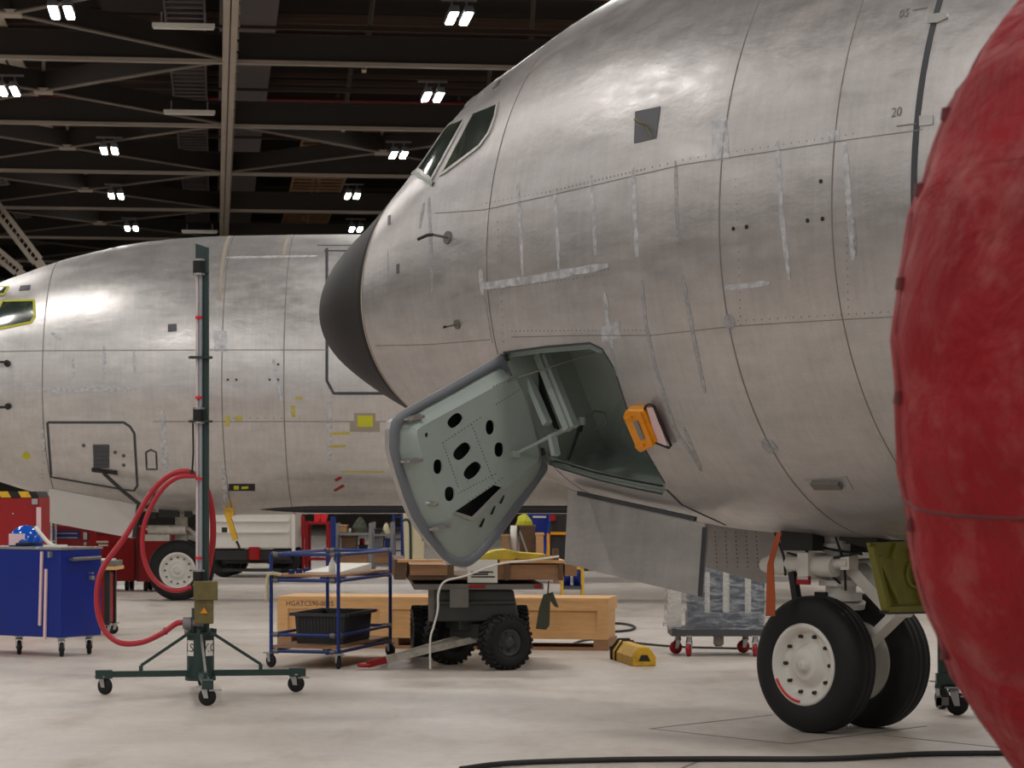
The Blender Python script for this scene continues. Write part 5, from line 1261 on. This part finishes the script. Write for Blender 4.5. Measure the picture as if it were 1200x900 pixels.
for j in range(nz+1):
    z = .28+(zt_-.28)*j/nz
    for i, (a, b) in enumerate(lp):
        k = 1-.06*(j/nz)+.012*math.sin(i*1.3+j*.9)+.01*math.sin(i*.7-j*1.6)
        vs.append(V(((wx0+wx1)/2+a*k*(wx1-wx0)/2, wy+.35+b*k*.36, z)))
g.add(vs, [(j*64+i, j*64+(i+1) % 64, (j+1)*64+(i+1) % 64, (j+1)*64+i) for j in range(nz) for i in range(64)], 0, True); g.add(vs[-64:], [tuple(range(64))]); g.build('stretch_wrap', M['wrap'], sw)
for q, yw in ((ground(792, 766), .3), (ground(810, 772), 1.3), (ground(871, 765), .2), (ground(889, 772), 1.4)): caster(sw, (q.x, max(q.y, wy+.02)), .22, .068, yw, w=.04, tyre='red')
g = MB(); c = V(((wx0+wx1)/2-.02, wy+.1, .17)); g.box(c, (.1, .1, .10)); g.cyl(c-UP*.07, c, .04, n=10); g.build('dolly_jack', M['dull_steel'], sw)

# stand behind the red cover at right
sc_ = ground(1122, 838)
sn = thing('work_stand', 'dark wheeled work stand partly hidden behind the red cover', 'stand', (sc_.x, sc_.y+.2, 0))
g = MB(); y_ = sc_.y
g.beam(at(1103, 800, y_), at(1103, 735, y_), .05, .05); g.beam(at(1097, 795, y_), at(1160, 795, y_), .06, .08); g.beam(at(1099, 803, y_), at(1160, 803, y_+.3), .06, .05); g.prism([at(1100, 790, y_+.03), at(1150, 790, y_+.03), at(1118, 757, y_+.03)], V((0, .04, 0))); g.beam(at(1150, 800, y_+.2), at(1150, 735, y_+.2), .05, .05); g.beam(at(1103, 745, y_), at(1150, 745, y_+.2), .04, .05)
g.build('stand_frame', M['dk_green'], sn)
caster(sn, (sc_.x, sc_.y), .22, .085, 2.9, True, w=.045); caster(sn, (sc_.x+.5, sc_.y+.5), .22, .085, 2.0, w=.045); caster(sn, (sc_.x-.02, sc_.y+.55), .22, .085, 2.0, w=.045)
g = MB(); g.box(at(1104, 822, sc_.y-.03), (.10, .02, .06)); g.box(at(1100, 822, sc_.y-.03), (.04, .02, .09)); g.build('caster_brake', M['dull_steel'], sn)

# ------------------------------------------------------------------ background clutter under the far aircraft
# white truck
d = 50.5
t, x0, x1, z1 = simple_box('box_truck', 'white service truck body behind the rear airplane', 'truck', 244, 596, 344, d, 2.0, None)
g = MB(); zb_ = CH-(643-HY)/F*d; g.hexa([V((x0, d, zb_)), V((x1, d, zb_)), V((x1, d+2, zb_)), V((x0, d+2, zb_)), V((x0, d, z1)), V((x1, d, z1)), V((x1, d+2, z1)), V((x0, d+2, z1))]); g.build('truck_body', M['white'], t, bevel=.03)
g = MB()
for y in (610, 623): p, q = at(252, y, d-.01), at(338, y, d-.01); g.beam(p, q, .04, .05)
p, q = at(344, 596, d-.01), at(344, 646, d-.01); g.beam(p, q, .12, .06); g.build('body_rail', M['paper'], t)
g = MB(); p, q = at(262, 657, d+.2), at(343, 657, d+.2); g.beam(p, q, .3, .10); g.beam(at(262, 668, d+.1), at(330, 668, d+.1), .3, .06); g.beam(at(255, 650, d+.4), at(342, 650, d+.4), .8, .2); g.build('chassis', M['dark'], t)
for px in (262, 331):
    for yy in (d+.3, d+1.7): g = MB(); c = V(((px-600)/F*d, yy, .33)); g.lathe([(-.12, .1), (-.12, .3), (-.08, .33), (.08, .33), (.12, .3), (.12, .1)], c, (0, -1, 0), 28, close=True); g.cyl(c-V((0, .1, 0)), c+V((0, .1, 0)), .15, n=16); g.build('truck_wheel', M['rubber'], t)
g = MB(); c = at(298, 649, d+.0); g.cyl(c-UP*.12, c+UP*.12, .12, n=20); g.cyl(c+UP*.10, c+UP*.14, .10, n=20); g.build('red_canister', M['red'], t)
g = MB(); p, q = at(293, 662, d-.02), at(318, 663, d-.02); g.beam(p, q, .02, .06); g.build('number_plate', M['paper'], t)
# red frame, blue post, racks
def rack(name, label, cat, px0, px1, top, d, m, shelves, depth=.8, post=.06, extra=None, mats=None):
    x0, x1 = (px0-CX)/F*d, (px1-CX)/F*d; z1 = CH-(top-HY)/F*d
    t = thing(name, label, cat, ((x0+x1)/2, d+depth/2, 0))
    for e in (x0, x1):
        for yy in (d, d+depth): g = MB(); g.beam(V((e, yy, 0)), V((e, yy, z1)), post, post); g.build('post', M[m], t)
    for z in shelves:
        g = MB(); g.box(V(((x0+x1)/2, d+depth/2, z)), (x1-x0, depth, .05)); g.build('shelf', M[mats or m], t)
    return t, x0, x1, z1
rack('red_stand', 'red-painted steel frame stand right of the white truck', 'stand', 359, 384, 611, 51.5, 'red', (CH-(613-HY)/F*51.5, .35))
g = MB(); g.box(at(355, 617, 51.0), (.07, .1, .45)); g.cyl(V((at(355, 617, 51).x, 51.05, 0)), at(355, 625, 51.05), .03); g.box(V((at(355, 617, 51).x, 51.05, .02)), (.14, .3, .04)); mesh_thing('red_sign_post', 'slim red upright marker post beside the white truck', 'post', g, M['red'])
g = MB(); z0 = CH-(613-HY)/F*51.5+.025; 
for k, px in enumerate((372, 378)): c = V((at(px, 613, 51.9).x, 51.9, z0)); g.prism([c+V((-.07, 0, 0)), c+V((.07, 0, 0)), c+V((.05+.06*k, 0, .2)), c+V((-.07+.06*k, 0, .2))], V((0, .2, 0)))
mesh_thing('red_bag', 'red bundle on top of the red frame', 'bag', g, M['red_band'])
g = MB(); x = at(390.5, 620, 50).x; g.beam(V((x, 50, 0)), V((x, 50, 1.25)), .10, .10); g.box(V((x, 50, .02)), (.5, .5, .04)); mesh_thing('blue_post', 'thick blue upright post behind the blue cart', 'post', g, M['blue_frame'])
t1, x0, x1, z1 = rack('storage_rack', 'grey storage rack crowded with parts and boxes behind the blue cart', 'rack', 394, 434, 613, 53, 'grey', (.15, CH-(645-HY)/F*53, CH-(626-HY)/F*53), .9)
def clutter(px0, px1, top, bot, d, depth, m, name, label, cat, shape='box', group=None):
    x0, x1 = (px0-CX)/F*d, (px1-CX)/F*d; z1, z0 = CH-(top-HY)/F*d, CH-(bot-HY)/F*d; g = MB()
    if shape == 'box':
        g.box(V(((x0+x1)/2, d+depth/2, (z0+z1)/2)), (x1-x0, depth, z1-z0))
        g.box(V(((x0+x1)/2, d+depth/2, z1)), (x1-x0+.03, depth+.03, min(.05, (z1-z0)*.2)))
    elif shape == 'drum': g.lathe([(0, .01), (0, (x1-x0)/2), (z1-z0, (x1-x0)/2), (z1-z0, .01)], V(((x0+x1)/2, d+depth/2, z0)), UP, 20); g.lathe([(0, (x1-x0)*.53), (.04, (x1-x0)*.53)], V(((x0+x1)/2, d+depth/2, (z0+z1)/2)), UP, 20)
    else:
        rr = random.Random(int(px0*7+top)); n_ = 12; rows_ = []
        for k, (h, s_) in enumerate(((0, 1), (.35, .95), (.7, .7), (1, .25))):
            rows_ += [V(((x0+x1)/2+(x1-x0)/2*s_*math.cos(2*PI*i/n_)*rr.uniform(.8, 1.05), d+depth/2+depth/2*s_*math.sin(2*PI*i/n_), z0+(z1-z0)*h*rr.uniform(.85, 1.05))) for i in range(n_)]
        g.add(rows_, [(k*n_+i, k*n_+(i+1) % n_, (k+1)*n_+(i+1) % n_, (k+1)*n_+i) for k in range(3) for i in range(n_)]+[tuple(range(36, 48)), tuple(reversed(range(12)))])
    return mesh_thing(name, label, cat, g, M[m], group, bevel=.008 if shape == 'box' else 0)
zsh = [CH-(y-HY)/F*53+.03 for y in (626, 645)]
def yrow(z, d): return HY-(z-CH)*F/d
y1, y2 = yrow(zsh[0], 53.1), yrow(zsh[1], 53.1)
clutter(397, 406, 616, y1, 53.1, .5, 'card', 'carton', 'small brown carton at the left of the top rack shelf', 'box')
clutter(411, 431, 606, y1, 53.25, .55, 'cloth_olive', 'tarpaulin', 'dark crumpled tarpaulin piled on the top of the grey rack', 'tarpaulin', 'heap')
clutter(400, 417, 629, y2, 53.1, .6, 'wood_brown', 'parts_box', 'brown wooden parts box on the middle rack shelf', 'box')
clutter(421, 427, 631, 638.4, 53.3, .2, 'red', 'red_can', 'red can on top of the black case on the crowded rack', 'can', 'drum')
clutter(398, 430, 649.5, yrow(.18, 53.1), 53.1, .7, 'card', 'carton', 'wide brown carton on the bottom shelf of the grey rack', 'box')
rack('storage_rack', 'second grey rack of parts right of the crowded rack', 'rack', 436, 459, 612, 54, 'grey', (.15, CH-(643-HY)/F*54, CH-(627-HY)/F*54), .9)
ya, yb, yc = yrow(CH-(627-HY)/F*54+.03, 54.1), yrow(CH-(643-HY)/F*54+.03, 54.1), yrow(.18, 54.1)
clutter(447, 457, 613, ya, 54.2, .5, 'cream', 'paper_sack', 'pale sack slumped on the top of the second rack', 'sack', 'heap')
clutter(420, 430, 639, y2, 53.2, .4, 'dark', 'black_case', 'black case under the red can on the crowded grey rack', 'case')
clutter(408, 411, 619, y1, 53.15, .2, 'paper', 'white_jar', 'small white jar beside the dark tarpaulin on the rack', 'jar', 'drum')
clutter(439, 446, 620, ya, 54.1, .4, 'dark', 'black_case', 'black case on the top of the second rack', 'case')
clutter(439, 449, 630, yb, 54.1, .5, 'grey', 'grey_bin', 'grey bin on the second rack middle shelf, left', 'bin')
clutter(451, 457, 632, yb, 54.1, .5, 'blue_frame', 'blue_bin', 'blue bin on the second rack middle shelf', 'bin')
clutter(438, 456, 646, yc, 54.1, .7, 'card', 'carton', 'brown carton on the bottom shelf of the second rack', 'box')
# blue guard-rail ladder and cream lockers
lx0, lx1 = at(461, 600, 55).x, at(471, 600, 55).x
ld = thing('blue_ladder', 'blue rolling ladder frame in front of the cream locker', 'ladder', ((lx0+lx1)/2, 55.2, 0))
g = MB()
for e in (lx0, lx1): g.beam(V((e, 55, 0)), V((e, 55, 1.5)), .05, .05); g.beam(V((e, 55.9, 0)), V((e, 55.1, 1.1)), .05, .05)
g.build('ladder_frame', M['blue_frame'], ld)
for k in range(5):
    g = MB(); g.box(V(((lx0+lx1)/2, 55.05, .2+k*.25)), (lx1-lx0, .12, .03)); g.build('rung', M['blue_frame'], ld)
t, x0, x1, z1 = simple_box('cream_locker', 'cream-coloured locker behind the blue ladder frame', 'locker', 470, 602, 497, 57, .6, None)
g = MB(); g.box(V(((x0+x1)/2, 57.3, z1/2)), (x1-x0, .6, z1)); g.build('locker_body', M['cream'], t, bevel=.01)
for k in range(2):
    g = MB(); w_ = (x1-x0)/2; g.box(V((x0+w_*(k+.5), 56.99, z1/2)), (w_-.03, .02, z1-.08)); dd_ = g.build('locker_door', M['cream'], t); g = MB(); g.box(V((x0+w_*(k+.5)+.1, 56.97, z1*.55)), (.03, .03, .12)); g.build('door_handle', M['dull_steel'], dd_)
hb_ = thing('green_hand_rail', 'dark green bent hand rail before the cream locker', 'rail', (at(478, 640, 54).x, 54, 0))
g = MB(); xr = at(478, 640, 54).x; g.tube(spline([V((xr-.12, 54, 1.13)), V((xr, 54, 1.14)), V((xr+.05, 54, 1.0)), V((xr+.06, 54, .5)), V((xr+.06, 54, .0))], 5), .03, 8); g.build('rail_tube', M['dk_green'], hb_)
g = MB(); g.box(V((xr, 54, .02)), (.4, .4, .04)); g.build('rail_foot', M['dk_green'], hb_)
# cluster seen between the hatch door and the near gear door
rack('trestle_table', 'timber trestle table seen right of the open hatch door', 'table', 588, 652, 652, 47, 'wood_dark', (CH-(654-HY)/F*47,), .9, .08)
yt = yrow(CH-(654-HY)/F*47+.03, 47.2)
clutter(598, 606, 616, yt, 47.2, .3, 'paper', 'white_canister', 'white canister on the trestle table left of the brown box', 'canister', 'drum')
clutter(588, 596, 628, yt, 47.2, .3, 'card', 'carton', 'small tan carton at the left end of the trestle table', 'box')
ob = clutter(609, 627, 617, yt, 47.3, .5, 'wood_brown', 'wooden_box', 'dark brown wooden box on the trestle table under the yellow bundle', 'box')
clutter(604, 624, 601.5, 615.5, 47.35, .4, 'yellow_trim', 'yellow_bundle', 'bright yellow wrapped bundle on top of the brown box', 'bundle', 'heap')
clutter(628, 637, 626, yt, 47.2, .3, 'wood', 'timber_block', 'upright orange-brown timber block on the trestle table', 'timber')
g = MB(); g.beam(at(609, 622, 47.1), at(619, yt-1, 47.1), .03, .03); mesh_thing('metal_rod', 'thin metal rod leaning against the brown box', 'rod', g, M['steel'])
t, x0, x1, z1 = simple_box('blue_machine', 'bright blue machine housing behind the trestle table', 'machine', 614, 598, 646, 56, .8, None)
g = MB(); g.hexa([V((x0, 56, 0)), V((x1-.15, 56, 0)), V((x1-.15, 56.8, 0)), V((x0, 56.8, 0)), V((x0+.05, 56, z1)), V((x1, 56, z1)), V((x1, 56.8, z1)), V((x0+.05, 56.8, z1))]); g.build('machine_housing', M['blue'], t, bevel=.02)
g = MB(); g.beam(V((x1-.17, 55.97, 0.1)), V((x1-.02, 55.97, z1)), .10, .04); g.build('blue_stripe', M['blue_gloss'], t)
g = MB(); g.box(V((x0+.35, 55.98, z1-.15)), (.3, .03, .04)); g.build('machine_label', M['paper'], t)
t, x0, x1, z1 = simple_box('black_cabinet', 'black cabinet with a yellow-orange top rail left of the gear door', 'cabinet', 645, 602, 690, 55, .8, None)
g = MB(); g.box(V(((x0+x1)/2, 55.4, z1/2)), (x1-x0, .8, z1)); g.build('cabinet_body', M['dark'], t, bevel=.01)
g = MB(); zr = CH-(625-HY)/F*55; g.beam(V((x0, 54.95, zr)), V((x1, 54.95, zr)), .05, .06); g.beam(V((x0-.05, 54.95, 0)), V((x0-.05, 54.95, zr)), .09, .06); g.build('cabinet_rail', M['amber'], t)
g = MB(); g.cyl(at(648, 607, 54.9)-UP*.06, at(648, 607, 54.9)+UP*.06, .08, n=12); g.build('cabinet_knob', M['red'], t)
t, x0, x1, z1 = rack('yellow_wire_stand', 'low yellow tube stand with a dark shelf right of the trailer', 'stand', 659, 683, 666, 38.5, 'yellow', (CH-(689-HY)/F*38.5,), .7, .035, mats='grey_dk')
g = MB(); g.beam(V((x0, 38.5, z1)), V((x1, 38.5, z1)), .035, .035); g.beam(V((x0, 39.2, z1)), V((x1, 39.2, z1)), .035, .035); g.build('top_rail', M['yellow'], t)
zz = CH-(689-HY)/F*38.5+.03
for px, lbl in ((664, 'left dark blue bottle on the yellow tube stand'), (676, 'right dark blue bottle with yellow cap on the yellow tube stand')):
    c = V((at(px, 680, 38.8).x, 38.8, zz)); b = thing('blue_bottle', lbl, 'bottle', c); g = MB(); g.lathe([(0, .01), (0, .06), (.22, .06), (.26, .03), (.26, .005)], c, UP, 14); g.build('bottle_body', M['blue'], b)
    g = MB(); g.cyl(c+UP*.255, c+UP*.33, .05, n=12); g.build('bottle_cap', M['yellow'], b)

# ------------------------------------------------------------------ view
scene.view_settings.view_transform = 'Standard'; scene.view_settings.look = 'None'; scene.view_settings.gamma = 1.0
scene.view_settings.exposure = -0.68; scene.view_settings.use_curve_mapping = False
